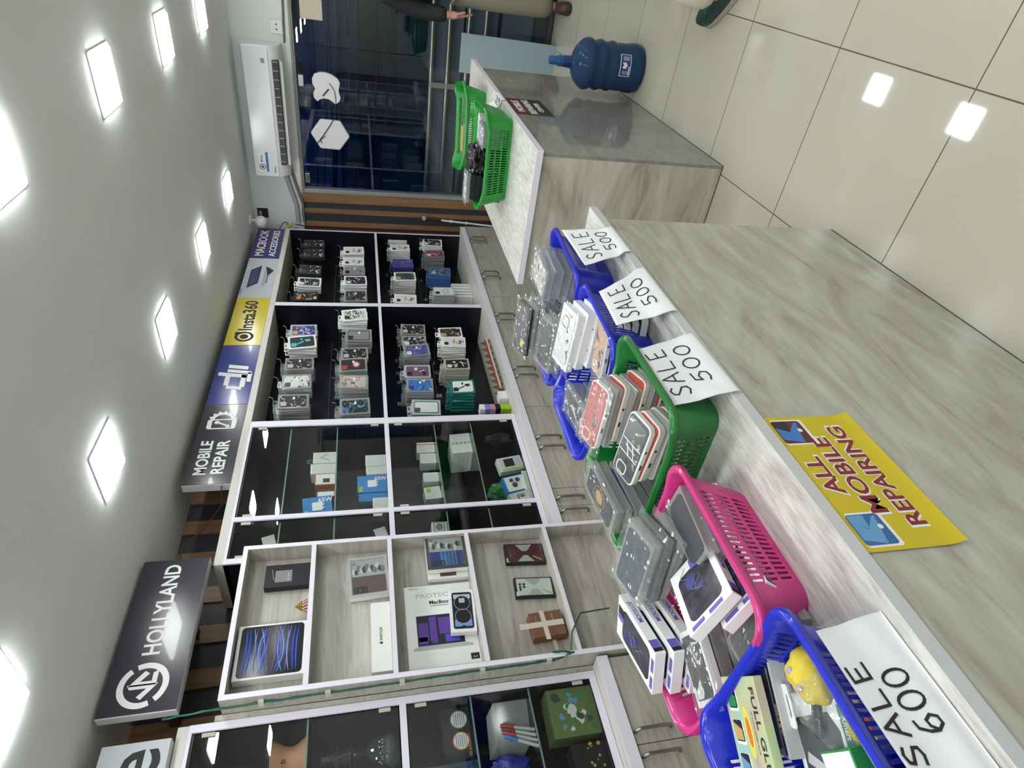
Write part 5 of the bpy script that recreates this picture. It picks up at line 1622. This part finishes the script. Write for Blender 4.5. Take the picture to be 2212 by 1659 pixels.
# near blue basket
def holo():
    m, N, L, p = nt('holographic_foil')
    tc = N.new('ShaderNodeTexCoord'); mp = N.new('ShaderNodeMapping'); mp.inputs['Scale'].default_value = (4, 9, 1)
    L.new(tc.outputs['Object'], mp.inputs[0])
    n = N.new('ShaderNodeTexNoise'); n.inputs['Scale'].default_value = 1.6; n.inputs['Detail'].default_value = 1
    L.new(mp.outputs[0], n.inputs['Vector'])
    r = N.new('ShaderNodeValToRGB'); e = r.color_ramp.elements
    e[0].position = .30; e[0].color = (.55, .38, .48, 1); e[1].position = .72; e[1].color = (.40, .66, .62, 1)
    for q, c in ((.42, (.62, .56, .40)), (.52, (.62, .68, .36)), (.62, (.42, .68, .45))):
        x = e.new(q); x.color = (*c, 1)
    L.new(n.outputs['Fac'], r.inputs[0]); L.new(r.outputs[0], p.inputs['Base Color'])
    p.inputs['Roughness'].default_value = .25; p.inputs['Metallic'].default_value = .25
    return m
c = at(1624, 1578, 'z', 1.012)
Mg = axes((c.x-.004, c.y+.000, 1.000), (-.44, -.9, .02), (.84, -.42, 0.10))
w_, h_ = .165, .125
gl = B().box(-w_/2, w_/2, -h_/2, h_/2, 0, .016).build('glue_box', [holo()], bevel=.001)
gl.matrix_basis = Mg
tag(gl, 'holographic box reading FULL GLUE in the near blue basket', 'box')
ptext('FULL GLUE', .021, .004, h_*.36, .0162, INK, gl, bold=.012, width=.142)
ptext('5D CURVED SCREEN GLASS', .005, .0, h_*.22, .0162, G_, gl)
for k, x in enumerate((-.050, .0, .050)):
    b = B()
    b.prism(rr(.037, .036, .004, cx=x+.002, cy=-h_*.26), .0161, .0164, 0).prism(rr(.032, .032, .004, cx=x, cy=-h_*.265), .0164, .0168, 1).prism([(x-.012, -h_*.38), (x+.014, -h_*.38), (x+.014, -h_*.16), (x-.002, -h_*.16)], .0168, .0172, 2+k)
    part(b, 'phone_picture', [WPRINT, K_, MC['green'], MC['gold'], MC['skyblue']], gl)
b = B().prism([(.034*math.cos(a)*(1+.15*math.cos(2*a)), -.0+.014*math.sin(a)+.006) for a in [2*math.pi*k/24 for k in range(24)]], .0162, .0166, 0).prism([(.022*math.cos(a), .007*math.sin(a)+.006) for a in [2*math.pi*k/20 for k in range(20)]], .0166, .017, 1)
part(b, 'lemon_emblem', [mat('lemon_yellow', (.62, .60, .10), .4), MC['orange']], gl)
c = at(1650, 1485, 'z', .985)
Ms = axes((c.x-.01, c.y-.02, .955), (-.50, -.86, .0), (.80, -.46, .25))
sh = B().box(-.075, .075, -.05, .05, 0, .028).build('screen_film_box', MC['silver'], bevel=.0015)
sh.matrix_basis = Ms
tag(sh, 'dark windowed box with white hang tab beside the holographic box', 'box')
part(B().prism(rr(.128, .074, .006, cx=-.0, cy=-.006), .027, .0290), 'dark_window', MC['slate'], sh)
part(B().ring(rr(.062, .026, .006, cy=.062), rr(.034, .010, .004, cy=.062), .013, .015), 'hang_tab', CARD, sh)
ptext('SMART', .014, .02, .040, .0284, MC['gold'], sh, bold=.01)
part(B().box(-.070, .070, .036, .046, .0279, .0283), 'black_strip', K_, sh)
c = at(1765, 1600, 'z', .965)
Mx = axes((c.x, c.y-.05, .936), (-.45, -.89, 0), (.86, -.42, -.12))
xm = B().box(-.11, .11, -.065, .065, 0, .030).build('holder_box', CARD, bevel=.0015)
xm.matrix_basis = Mx
tag(xm, 'white box with green label and black holder picture in near blue basket', 'box')
part(B().box(-.095, -.035, .036, .052, .030, .0306), 'green_label', MC['teal'], xm)
ptext('Xmart', .012, -.065, .044, .0308, WPRINT, xm, bold=.01)
part(B().prism([(-.075, -.055), (-.085, .015), (-.06, .03), (.0, .025), (.03, -.055)], .030, .0308), 'holder_picture', MC['slate'], xm)
part(B().prism([(-.03, -.045), (.005, .02), (.015, .018), (-.015, -.05)], .0308, .0316).prism(rr(.04, .028, .008, cx=.03, cy=-.01), .0308, .0318), 'holder_highlight', MC['silver'], xm)
ptext('MAGNETIC HOLDER', .009, .055, .050, .0308, G_, xm)
c = at(1800, 1385, 'z', .95)
ye = thing('toy', 'yellow soft toy in a clear bubble wrap bag in near blue basket', 'toy', (-.80, .335, .93))
crumple('toy_body', None, None, (-.815, .335, .992), (.036, .040, .030), mat('toy_yellow', (.60, .47, .03), .6), 31, .10).parent = ye
o = [o for o in COL.objects if o.name.startswith('toy_body')][-1]; o.matrix_parent_inverse = ye.matrix_basis.inverted()
b = B()
for dy in (-.014, .012):
    b.ball((-.815, .335+dy, 1.021), .006, 0, 8, (1.2, .9, .5))
b.build('eye', mat('toy_eye', (.35, .30, .45), .3), ye)
B().box(-.83, -.79, .255, .30, .90, .945).build('dark_base', DARK, ye, bevel=.012)
def fn(u, v):
    x, y = -.890+u*.135, .225+v*.165
    k = math.sin(math.pi*u)*math.sin(math.pi*v)
    p = Vector((x*34, y*34, 1))
    return Vector((x+.012*noise.noise(p), y+.012*noise.noise(p+Vector((7, 0, 0))), .940+.090*k**.55+.006*noise.noise(p*1.7)))
B().grid(fn, 40, 40).build('bubble_wrap_bag', CLEAR, ye, smooth=30)
for k, (px, py, lab) in enumerate(((1690, 1470, 'flat grey clear case lying at bottom of near blue basket, far side'), (1740, 1480, 'flat grey clear case lying at bottom of near blue basket, middle'))):
    c = at(px, py, 'z', .91)
    flat_pack('phone_case_pack', lab, axes((c.x, c.y, .890+.02*k), (-.6, -.8, 0), (.8, -.6, 0)), .16, .085, .018, BLIST, G_, (), 61+k, False, False)
c = at(1775, 1550, 'z', .965)
cr = B().ring(rr(.058, .018, .008), rr(.044, .008, .004), -.004, .004).build('strap_clip', DARK, bevel=.002)
cr.matrix_basis = axes((c.x, c.y, .972), (-.7, -.7, 0), (.7, -.7, .1)); tag(cr, 'black oblong strap clip lying by the bubble wrap bag', 'clip')
YC = mat('yellow_cord', (.62, .52, .03), .6)
b = B()
for q in range(2):
    P = []
    for k in range(60):
        t_ = k/59
        px, py = 1825+55*t_+q*9, 1530+70*math.sin(t_*2.4)+q*6+10*t_
        p = at(px, py, 'z', .965-.02*abs(t_-.3))
        a = k*2.0
        P.append(p+Vector((.003*math.cos(a), .003*math.sin(a), .003*math.sin(a))))
    b.tube(P, .0032, 6)
tag(b.build('cord', YC, smooth=60), 'yellow coiled cord beside the front rim of near blue basket', 'cord')
tg = B().prism(rr(.06, .10, .02), 0, .012).build('toy_car', mat('deep_blue_rubber', (.012, .02, .22), .4), bevel=.003)
c = at(1875, 1600, 'z', .94)
tg.matrix_basis = axes((c.x, c.y, .930), (.7, -.7, 0), (.7, .7, .15)); tag(tg, 'blue rubber strap with red weave under the yellow cord', 'strap')
part(B().box(-.022, -.006, -.04, .04, .012, .014).box(.008, .018, -.04, .04, .012, .014), 'red_weave', MC['red'], tg)
c = at(1820, 1648, 'z', .985)
gb = B().box(-.045, .045, -.04, .04, 0, .03).build('green_edged_box', MC['green'], bevel=.001)
gb.matrix_basis = axes((c.x, c.y-.03, .965), (-.3, -.95, 0), (.9, -.3, .1)); tag(gb, 'white box with green edges at the near side of blue basket', 'box')
part(B().box(-.042, .042, -.037, .037, .030, .0308), 'white_top', CARD, gb)
part(B().box(-.02, .02, -.002, .002, .0308, .0312), 'grey_line', G_, gb)
crumple('silver_pouch', 'crinkled silver pouch by the front rim of near blue basket', 'pouch', (-.79, .135, .955), (.045, .05, .035), mat('silver_foil', (.55, .5, .5), .22, metal=.8), 44, .25)

# far counter baskets
L = [(FP, kw('pack', 'black flat box stacked at the left in front green basket', .13, .075, .024, K_, K_, (), k, 'black boxes at the left of front green basket', cam_=False, bag=False)) for k in range(6)]
L.append((FP, kw('pack', 'pale clear pack on top of black boxes in front green basket', .15, .085, .02, BLIST, MC['silver'], (), 71, cam_=False)))
pile(-1.115, 3.13, .907, 4, L, seed=16)
for k in range(5):
    crumple('film_pack', 'glossy black film-wrapped pack heaped in middle of front green basket', 'pack', (-.985+.012*(k % 2), 3.20-.008*k, .925+.034*k), (.068, .105, .024), mat('glossy_black_film', (.035, .035, .04), .10), 80+k, .28)['group'] = 'glossy black film packs'
L = [(FP, kw('pack', 'glossy clear pack at the right of front green basket', .10, .15, .018, BLIST, MC['silver'] if k % 2 else K_, (), k, 'clear packs at the right of front green basket', cam_=False, bag=k > 4)) for k in range(6)]
pile(-.85, 3.14, .907, 3, L, seed=17)
for k in range(6):
    r = B().box(-.06, .06, -.003, .003, 0, .10).build('white_card', CARD); r.matrix_basis = T(-.875+.004*k, 3.27+.012*k, .925) @ R(8, 'Z') @ R(16, 'X')
    tag(r, 'white card leaning in a row at the far side of front green basket', 'card', 'white cards in front green basket')
L = [(FP, kw('pack', 'pale pack lying in the rear green basket', .17, .10, .024, BLIST if k % 2 else CARD, MC['gold'] if k == 3 else P_, (), k, 'packs in the rear green basket', cam_=False, bag=False)) for k in range(4)]
pile(-1.08, 3.86, .907, 16, L, seed=18)


# ------------------------------------------------------------------ hand lettered papers
GL = {'S': [[(.85, .86), (.6, 1), (.28, .92), (.2, .70), (.48, .53), (.78, .36), (.74, .1), (.42, 0), (.08, .12)]],
      'A': [[(0, 0), (.5, 1), (.92, 0)], [(.18, .38), (.78, .38)]], 'L': [[(.1, 1), (.1, 0), (.8, .0)]],
      'E': [[(.85, 1), (.15, .98), (.15, .02), (.9, 0)], [(.15, .5), (.7, .52)]],
      '5': [[(.9, 1), (.28, .97), (.2, .55), (.55, .64), (.88, .40), (.72, .06), (.35, -.02), (.06, .10)]],
      '0': [[(.5+.42*math.sin(a), .5+.5*math.cos(a)) for a in [2*math.pi*k/18 for k in range(19)]]],
      '6': [[(.8, .95), (.45, .9), (.18, .55), (.12, .25), (.35, 0), (.7, .02), (.88, .25), (.7, .48), (.4, .45), (.14, .25)]]}


def paper(label, tl, tr, bl, br, lines, sag=.012, flap=.02, seed=1, wd=.0034, drop=True):
    TL, TR, BL, BR = [Vector(p) for p in (tl, tr, bl, br)]
    off = Vector((seed*5.1, seed, 0))
    def P(s, t, o=0.):
        bt, tp = BL.lerp(BR, s), TL.lerp(TR, s)
        p = bt.lerp(tp, t)
        n = (BR-BL).cross(TL-BL).normalized()
        k = sag*4*t*(1-t)
        wv = .006*noise.noise(Vector((s*2.2, t*2.2, 0))+off)*min(1, 6*t*(1.05-t)+.2)
        return p+n*(wv+o)-Vector((0, 0, k*(1 if True else 0)))
    def fn(s, v):
        if v < .12:
            q = (.12-v)/.12
            p = P(s, 0)
            return p+Vector((.003*math.sin(q*1.5), 0, -flap*q))
        return P(s, (v-.12)/.88)
    r = tag(B().grid(fn, 22, 26).build('paper_sign', PAPER, smooth=60), label, 'paper')
    sm = r.modifiers.new('thickness', 'SOLIDIFY'); sm.thickness = .0005; sm.offset = -1
    b = B()
    for word, x0, x1, y0, y1 in lines:
        n = len(word); cw = (x1-x0)/n
        for i, ch in enumerate(word):
            for st in GL[ch]:
                Q = []
                pts = [(x0+cw*(i+.82*px), y0+(y1-y0)*py) for px, py in st]
                for a, c in zip(pts, pts[1:]):
                    for q in range(4):
                        Q.append((a[0]+(c[0]-a[0])*q/4, a[1]+(c[1]-a[1])*q/4))
                Q.append(pts[-1])
                W = [P(s, t, .0012) for s, t in Q]
                n_ = (BR-BL).cross(TL-BL).normalized()
                for k in range(len(W)-1):
                    d = (W[k+1]-W[k]); d.normalize()
                    sd = n_.cross(d)*wd/2
                    e = d*wd*.35
                    b._f([b.bm.verts.new(q) for q in (W[k]-sd-e, W[k+1]-sd+e, W[k+1]+sd+e, W[k]+sd-e)], 0)
    b.build('handwriting', INK, r)
    return r


def pz_(px, py, z):
    return at(px, py, 'z', z)
def edge(px, py):
    p = at(px, py, 'z', .8985); p.x = min(max(p.x, -.705), -.690); return p
S5 = [('SALE', .10, .92, .58, .88), ('500', .22, .90, .13, .42)]
paper('white paper reading SALE 500 on the far blue basket', pz_(1263.7, 572.6, 1.022), pz_(1213, 497, 1.022), edge(1351, 537), edge(1311, 482), S5, seed=1)
paper('white paper reading SALE 500 on the second blue basket', pz_(1331, 701, 1.024), pz_(1293.5, 629, 1.024), edge(1450, 664), edge(1379, 574), S5, seed=2)
paper('white paper reading SALE 500 on the dark green basket', pz_(1450, 878, 1.020), pz_(1368, 754, 1.026), edge(1580, 846), edge(1480, 721), S5, seed=3, sag=.004)
# the near one lies on the worktop below the rim
PB = pz_(1868, 1356, .8980)
paper('large white paper reading SALE 600 hanging from near blue basket rim', (-.722, .02, 1.004), (-.738, .362, 1.004), (-.716, .02, .8980), (-.722, PB.y, .8980), [('SALE', .46, .86, .70, .95), ('600', .54, .80, .26, .58)], sag=.0, flap=0, seed=4, wd=.004)
p0 = at(1069, 212, 'z', 1.0); 
paper('curled white paper reading 500 beside the front green basket', (-.80, 3.36, 1.0), (-.815, 3.50, 1.0), (-.731, 3.36, .902), (-.731, 3.52, .902), [('500', .1, .9, .05, .45)], sag=.035, flap=.025, seed=5, wd=.006)
# ------------------------------------------------------------------ people
SKIN = mat('skin', (.40, .22, .15), .5)
HAIR = mat('black_hair', (.012, .010, .010), .6)


def skinned(name, joints, edges, m, parent, root=0, sub=2):
    keys = list(joints)
    me = bpy.data.meshes.new(name)
    bm = bmesh.new()
    lay = bm.verts.layers.skin.verify()
    vs = []
    for i, k in enumerate(keys):
        v = bm.verts.new(joints[k][0]); v[lay].radius = (joints[k][1], joints[k][2]); v[lay].use_root = (i == root)
        vs.append(v)
    for a, c in edges:
        bm.edges.new((vs[keys.index(a)], vs[keys.index(c)]))
    bm.to_mesh(me); bm.free()
    o = bpy.data.objects.new(name, me); COL.objects.link(o)
    s = o.modifiers.new('skin', 'SKIN'); s.use_smooth_shade = True
    ss = o.modifiers.new('sub', 'SUBSURF'); ss.levels = sub; ss.render_levels = sub
    dg = bpy.context.evaluated_depsgraph_get()
    m2 = bpy.data.meshes.new_from_object(o.evaluated_get(dg))
    bpy.data.objects.remove(o)
    m2.name = name; m2.materials.clear(); m2.materials.append(m)
    m2.polygons.foreach_set('use_smooth', [True]*len(m2.polygons))
    o = bpy.data.objects.new(name, m2); COL.objects.link(o)
    if parent is not None:
        o.parent = parent
    return o


def person(label, loc, rz, jacket, trousers, shoe, sole, stride=0., toe_mark=None, lean=None):
    """standing figure facing local -Y, 1.72 m tall"""
    t = thing('person', label, 'person', loc, rz)
    J = {'pelvis': ((0, 0, .93), .13, .10), 'waist': ((0, 0, 1.08), .125, .09), 'chest': ((0, .005, 1.30), .15, .10), 'neck0': ((0, .01, 1.45), .075, .06), 'neck': ((0, 0, 1.50), .052, .052), 'jaw': ((0, -.02, 1.575), .062, .075), 'head': ((0, -.005, 1.645), .074, .090), 'crown': ((0, .01, 1.700), .055, .065)}
    E_ = [('pelvis', 'waist'), ('waist', 'chest'), ('chest', 'neck0'), ('neck0', 'neck'), ('neck', 'jaw'), ('jaw', 'head'), ('head', 'crown')]
    for s, n in ((-1, 'r'), (1, 'l')):
        d = stride*s
        J.update({'hip'+n: ((.09*s, 0, .88), .085, .085), 'knee'+n: ((.10*s, d*.5-.01, .49), .055, .058), 'calf'+n: ((.10*s, d*.8+.01, .34), .050, .055), 'ank'+n: ((.10*s, d+.02, .09), .034, .038), 'ball'+n: ((.105*s, d-.11, .045), .038, .026), 'toe'+n: ((.108*s, d-.17, .040), .030, .020)})
        E_ += [('pelvis', 'hip'+n), ('hip'+n, 'knee'+n), ('knee'+n, 'calf'+n), ('calf'+n, 'ank'+n), ('ank'+n, 'ball'+n), ('ball'+n, 'toe'+n)]
        J.update({'sh'+n: ((.175*s, .01, 1.40), .062, .062), 'el'+n: ((.235*s, .02, 1.14), .042, .044), 'wr'+n: ((.245*s, -.04, .92), .026, .030), 'palm'+n: ((.243*s, -.055, .865), .020, .038), 'kn'+n: ((.240*s, -.062, .825), .014, .034)})
        E_ += [('chest', 'sh'+n), ('sh'+n, 'el'+n), ('el'+n, 'wr'+n), ('wr'+n, 'palm'+n), ('palm'+n, 'kn'+n)]
        for f, (dy, l_) in enumerate(((-.030, .068), (-.011, .078), (.009, .072), (.027, .058))):
            b0 = Vector((.240*s, -.062+dy, .822))
            J[f'f{f}a'+n] = (tuple(b0), .0095, .0095)
            J[f'f{f}b'+n] = (tuple(b0+Vector((-.004*s, -.004, -l_*.5))), .0088, .0088)
            J[f'f{f}c'+n] = (tuple(b0+Vector((-.018*s, -.006, -l_*.92))), .0075, .0075)
            E_ += [('kn'+n, f'f{f}a'+n), (f'f{f}a'+n, f'f{f}b'+n), (f'f{f}b'+n, f'f{f}c'+n)]
        J['t0'+n] = ((.232*s, -.098, .868), .011, .011); J['t1'+n] = ((.222*s, -.112, .838), .0098, .0098); J['t2'+n] = ((.216*s, -.114, .812), .008, .008)
        E_ += [('palm'+n, 't0'+n), ('t0'+n, 't1'+n), ('t1'+n, 't2'+n)]
    body = skinned('body', J, E_, SKIN, t)
    # face
    b = B()
    b.ball((0, -.100, 1.628), .013, 0, 8, (.8, 1.2, 1.5))
    b.ball((0, -.092, 1.590), .016, 1, 8, (1.5, .6, .45))
    for s in (-1, 1):
        b.ball((.032*s, -.082, 1.648), .011, 2, 8, (1.2, .8, .8)).ball((.032*s, -.090, 1.648), .0055, 3, 8)
        b.ball((.078*s, .0, 1.635), .020, 0, 8, (.4, .8, 1.4))
    b.build('face', [SKIN, mat('lips', (.30, .10, .08), .5), mat('eye_white', (.7, .7, .68), .3), HAIR], t, smooth=60, keep=False)
    b = B()
    def hf(u, v):
        a, q = 2*math.pi*u, math.pi*.58*v
        r_ = 1+.03*noise.noise(Vector((u*20, v*9, 0)))
        return Vector((.086*r_*math.sin(q)*math.cos(a), .004+.104*r_*math.sin(q)*math.sin(a)+.012, 1.648+.078*r_*math.cos(q)+(.028 if math.sin(a) < -.2 else -.02)*math.sin(q)))
    b.grid(hf, 32, 12, closed=True).build('hair', HAIR, t, smooth=60, keep=False)
    # jacket
    Jk = {'pelvis': ((0, 0, .93), .165, .125), 'waist': ((0, 0, 1.08), .165, .12), 'chest': ((0, .005, 1.30), .18, .125), 'neck0': ((0, .01, 1.455), .085, .07)}
    Ek = [('pelvis', 'waist'), ('waist', 'chest'), ('chest', 'neck0')]
    for s, n in ((-1, 'r'), (1, 'l')):
        Jk.update({'sh'+n: ((.18*s, .01, 1.395), .085, .085), 'el'+n: ((.24*s, .02, 1.14), .068, .070), 'fo'+n: ((.245*s, -.015, 1.0), .060, .062), 'wr'+n: ((.246*s, -.036, .935), .050, .054)})
        Ek += [('chest', 'sh'+n), ('sh'+n, 'el'+n), ('el'+n, 'fo'+n), ('fo'+n, 'wr'+n)]
    skinned('jacket', Jk, Ek, jacket, t)
    Jt = {'pelvis': ((0, 0, .95), .145, .115)}
    Et = []
    for s, n in ((-1, 'r'), (1, 'l')):
        d = stride*s
        Jt.update({'hip'+n: ((.092*s, 0, .85), .105, .105), 'knee'+n: ((.105*s, d*.5-.01, .49), .090, .092), 'cf'+n: ((.105*s, d*.8, .25), .088, .092), 'hem'+n: ((.105*s, d+.0, .085), .082, .090)})
        Et += [('pelvis', 'hip'+n), ('hip'+n, 'knee'+n), ('knee'+n, 'cf'+n), ('cf'+n, 'hem'+n)]
    skinned('trousers', Jt, Et, trousers, t)
    for s in (-1, 1):
        d = stride*s
        cx = .105*s
        out = [(-.032, .075), (-.040, .0), (-.046, -.08), (-.046, -.14), (-.034, -.195), (-.010, -.220), (.014, -.218), (.036, -.190), (.046, -.14), (.044, -.06), (.036, .02), (.030, .075), (.012, .092), (-.014, .092)]
        if s < 0:
            out = [(-x, y) for x, y in out][::-1]
        out = out if s > 0 else out
        M = T(cx, d, 0)
        r = B().prism([(x*1.04, y*1.02) for x, y in out], .0, .028, 0, M).build('shoe', [sole], t, keep=False, bevel=.004)
        b = B()
        H = [(0.028, 1.0, 0), (.05, .99, 0), (.070, .86, -.012), (.088, .62, .02), (.095, .35, .03)]
        V = []
        for z, k, dy in H:
            V.append([b.bm.verts.new(M @ Vector((x*k, (y+.05)*k-.05+dy, z+.010*max(0, y)/.09))) for x, y in out])
        n_ = len(out)
        for a, c in zip(V, V[1:]):
            for i in range(n_):
                b._f([a[i], a[(i+1) % n_], c[(i+1) % n_], c[i]], 0)
        b._f(V[-1], 0)
        u = b.build('upper', shoe, r, smooth=70, keep=False)
        if toe_mark:
            b = B()
            sx = 1
            b.grid(lambda q, v: M @ Vector((.0495*(1 if s > 0 else 1)*(-1), -.150+.085*q, .034+.020*v+.010*q)), 6, 1)
            b.grid(lambda q, v: M @ Vector((-.047+.010*v, -.185+.05*q, .050+.020*v)), 4, 2)
            b.build('white_side_mark', WPRINT, r, keep=False)
    if lean is not None:
        # weight shifted sideways over the far foot
        v = Matrix.Rotation(-rz, 3, 'Z') @ Vector(lean)
        for ch in t.children_recursive:
            if ch.type == 'MESH' and ch.name.split('.')[0] not in ('shoe', 'upper', 'white_side_mark'):
                for q in ch.data.vertices:
                    k = min(1, max(0, (q.co.z-.10)/.75))
                    q.co += v*(k*k*(3-2*k)+.35*min(1, max(0, q.co.z-.85)))
    return t


person('person in dark jacket and khaki trousers standing at the glass door, right edge', (-.375, 5.55, 0), math.radians(6), mat('near_black_jacket', (.010, .010, .012), .8), mat('khaki_trousers', (.23, .215, .16), .8), mat('brown_shoe', (.07, .03, .02), .5), mat('dark_sole', (.03, .025, .02), .6))
person('person in cream trousers and dark green shoes, only one foot in view', (-.033, 2.98, 0), math.radians(-142.3), mat('grey_sweater', (.25, .25, .26), .8), mat('cream_trousers', (.60, .55, .43), .8), mat('dark_green_shoe', (.012, .045, .038), .45), mat('cream_sole', (.42, .40, .33), .6), toe_mark=True, lean=(.25, .16, 0))

# ------------------------------------------------------------------ outside the shopfront at dusk
PAV = mat('dark_pavement', (.045, .047, .05), .6, var=.3, vs=6)
struct(B().box(-8, 8, YB+.1, 22, -.14, -.02).build('ground_outside', PAV))
rl = thing('railing', 'steel pipe railing outside the glass', 'railing', (-1.6, 6.45, -.02))
STEEL = mat('stainless_pipe', (.50, .46, .38), .3, metal=.9)
for x in (-2.40, -1.32, .6):
    B().box(x-.025, x+.025, 6.42, 6.47, -.02, .97).build('post', STEEL, rl)
for z in (.955, .80, .62, .46):
    B().tube([(-2.6, 6.44, z), (1.2, 6.44, z)], .022, 10).build('rail', STEEL, rl, smooth=60)
for k, (z0, z1) in enumerate(((.66, .94), (.34, .64), (.0, .30))):
    B().box(-2.6, 1.2, 6.50, 6.52, z0, z1).build('infill_panel', mat('blue_grey_panel', (.10, .13, .17), .5), rl)
BD = mat('dusk_facade', (.16, .20, .26), .8, var=.2, vs=3)
WN = mat('dark_window', (.02, .025, .03), .2)
fa = thing('building', 'dim building across the street seen through the shopfront glass', 'building', (-3, 15, 0))
B().box(-9, 3.0, 14.5, 18, -.02, 7.5).build('facade', BD, fa)
for i in range(7):
    for j in range(3):
        x, z = -8.4+i*1.55, .6+j*2.2
        B().box(x, x+.95, 14.42, 14.5, z, z+1.25).build('window', WN if (i+j) % 3 else mat('pale_shutter', (.30, .34, .38), .6), fa)
for k in range(4):
    B().box(-9, 3, 14.3, 14.5, 2.15+k*2.2-.1, 2.2+k*2.2-.1).build('floor_band', mat('band_grey', (.22, .24, .26), .7), fa)
pl = thing('utility_pole', 'utility pole with tangled cables in the street outside', 'pole', (-2.2, 9.5, -.02))
B().tube([(-2.2, 9.5, -.02), (-2.2, 9.5, 7)], .10, 12).build('pole', mat('concrete_pole', (.16, .16, .16), .8), pl, smooth=60)
rng = random.Random(9)
b = B()
for k in range(16):
    z0 = rng.uniform(1.9, 4.4); z1 = z0+rng.uniform(-.8, .8); sg_ = rng.uniform(.15, .7); y0 = rng.uniform(8.6, 10.4)
    b.tube([(-7+12*q/14, y0+.3*math.sin(q*.5+k), z0+(z1-z0)*q/14-sg_*math.sin(math.pi*q/14)) for q in range(15)], rng.uniform(.008, .018), 5)
o = b.build('cable_tangle', DARK, pl, smooth=60); o['kind'] = 'stuff'
tr = thing('parked_van', 'dark green parked van dimly visible outside the glass', 'van', (-2.0, 11.5, -.02))
B().prism([(-2.0, .3), (2.0, .3), (2.05, .9), (1.5, 1.0), (1.1, 1.75), (-1.9, 1.8), (-2.05, 1.0)], -.8, .8, M=T(-2.0, 11.5, 0) @ R(90, 'X')).build('body', mat('van_green', (.03, .09, .08), .25), tr, bevel=.06)
for x in (-3.2, -.8):
    for y in (10.75, 12.25):
        B().lathe([(.32, -.1), (.34, -.07), (.34, .07), (.32, .1)], 24, M=T(x, y, .32) @ R(90, 'X')).build('wheel', DARK, tr, smooth=40)
B().prism([(-1.7, 1.05), (1.3, 1.05), (1.0, 1.62), (-1.7, 1.66)], .79, .83, M=T(-2.0, 11.5, 0) @ R(90, 'X')).build('side_window', WN, tr)
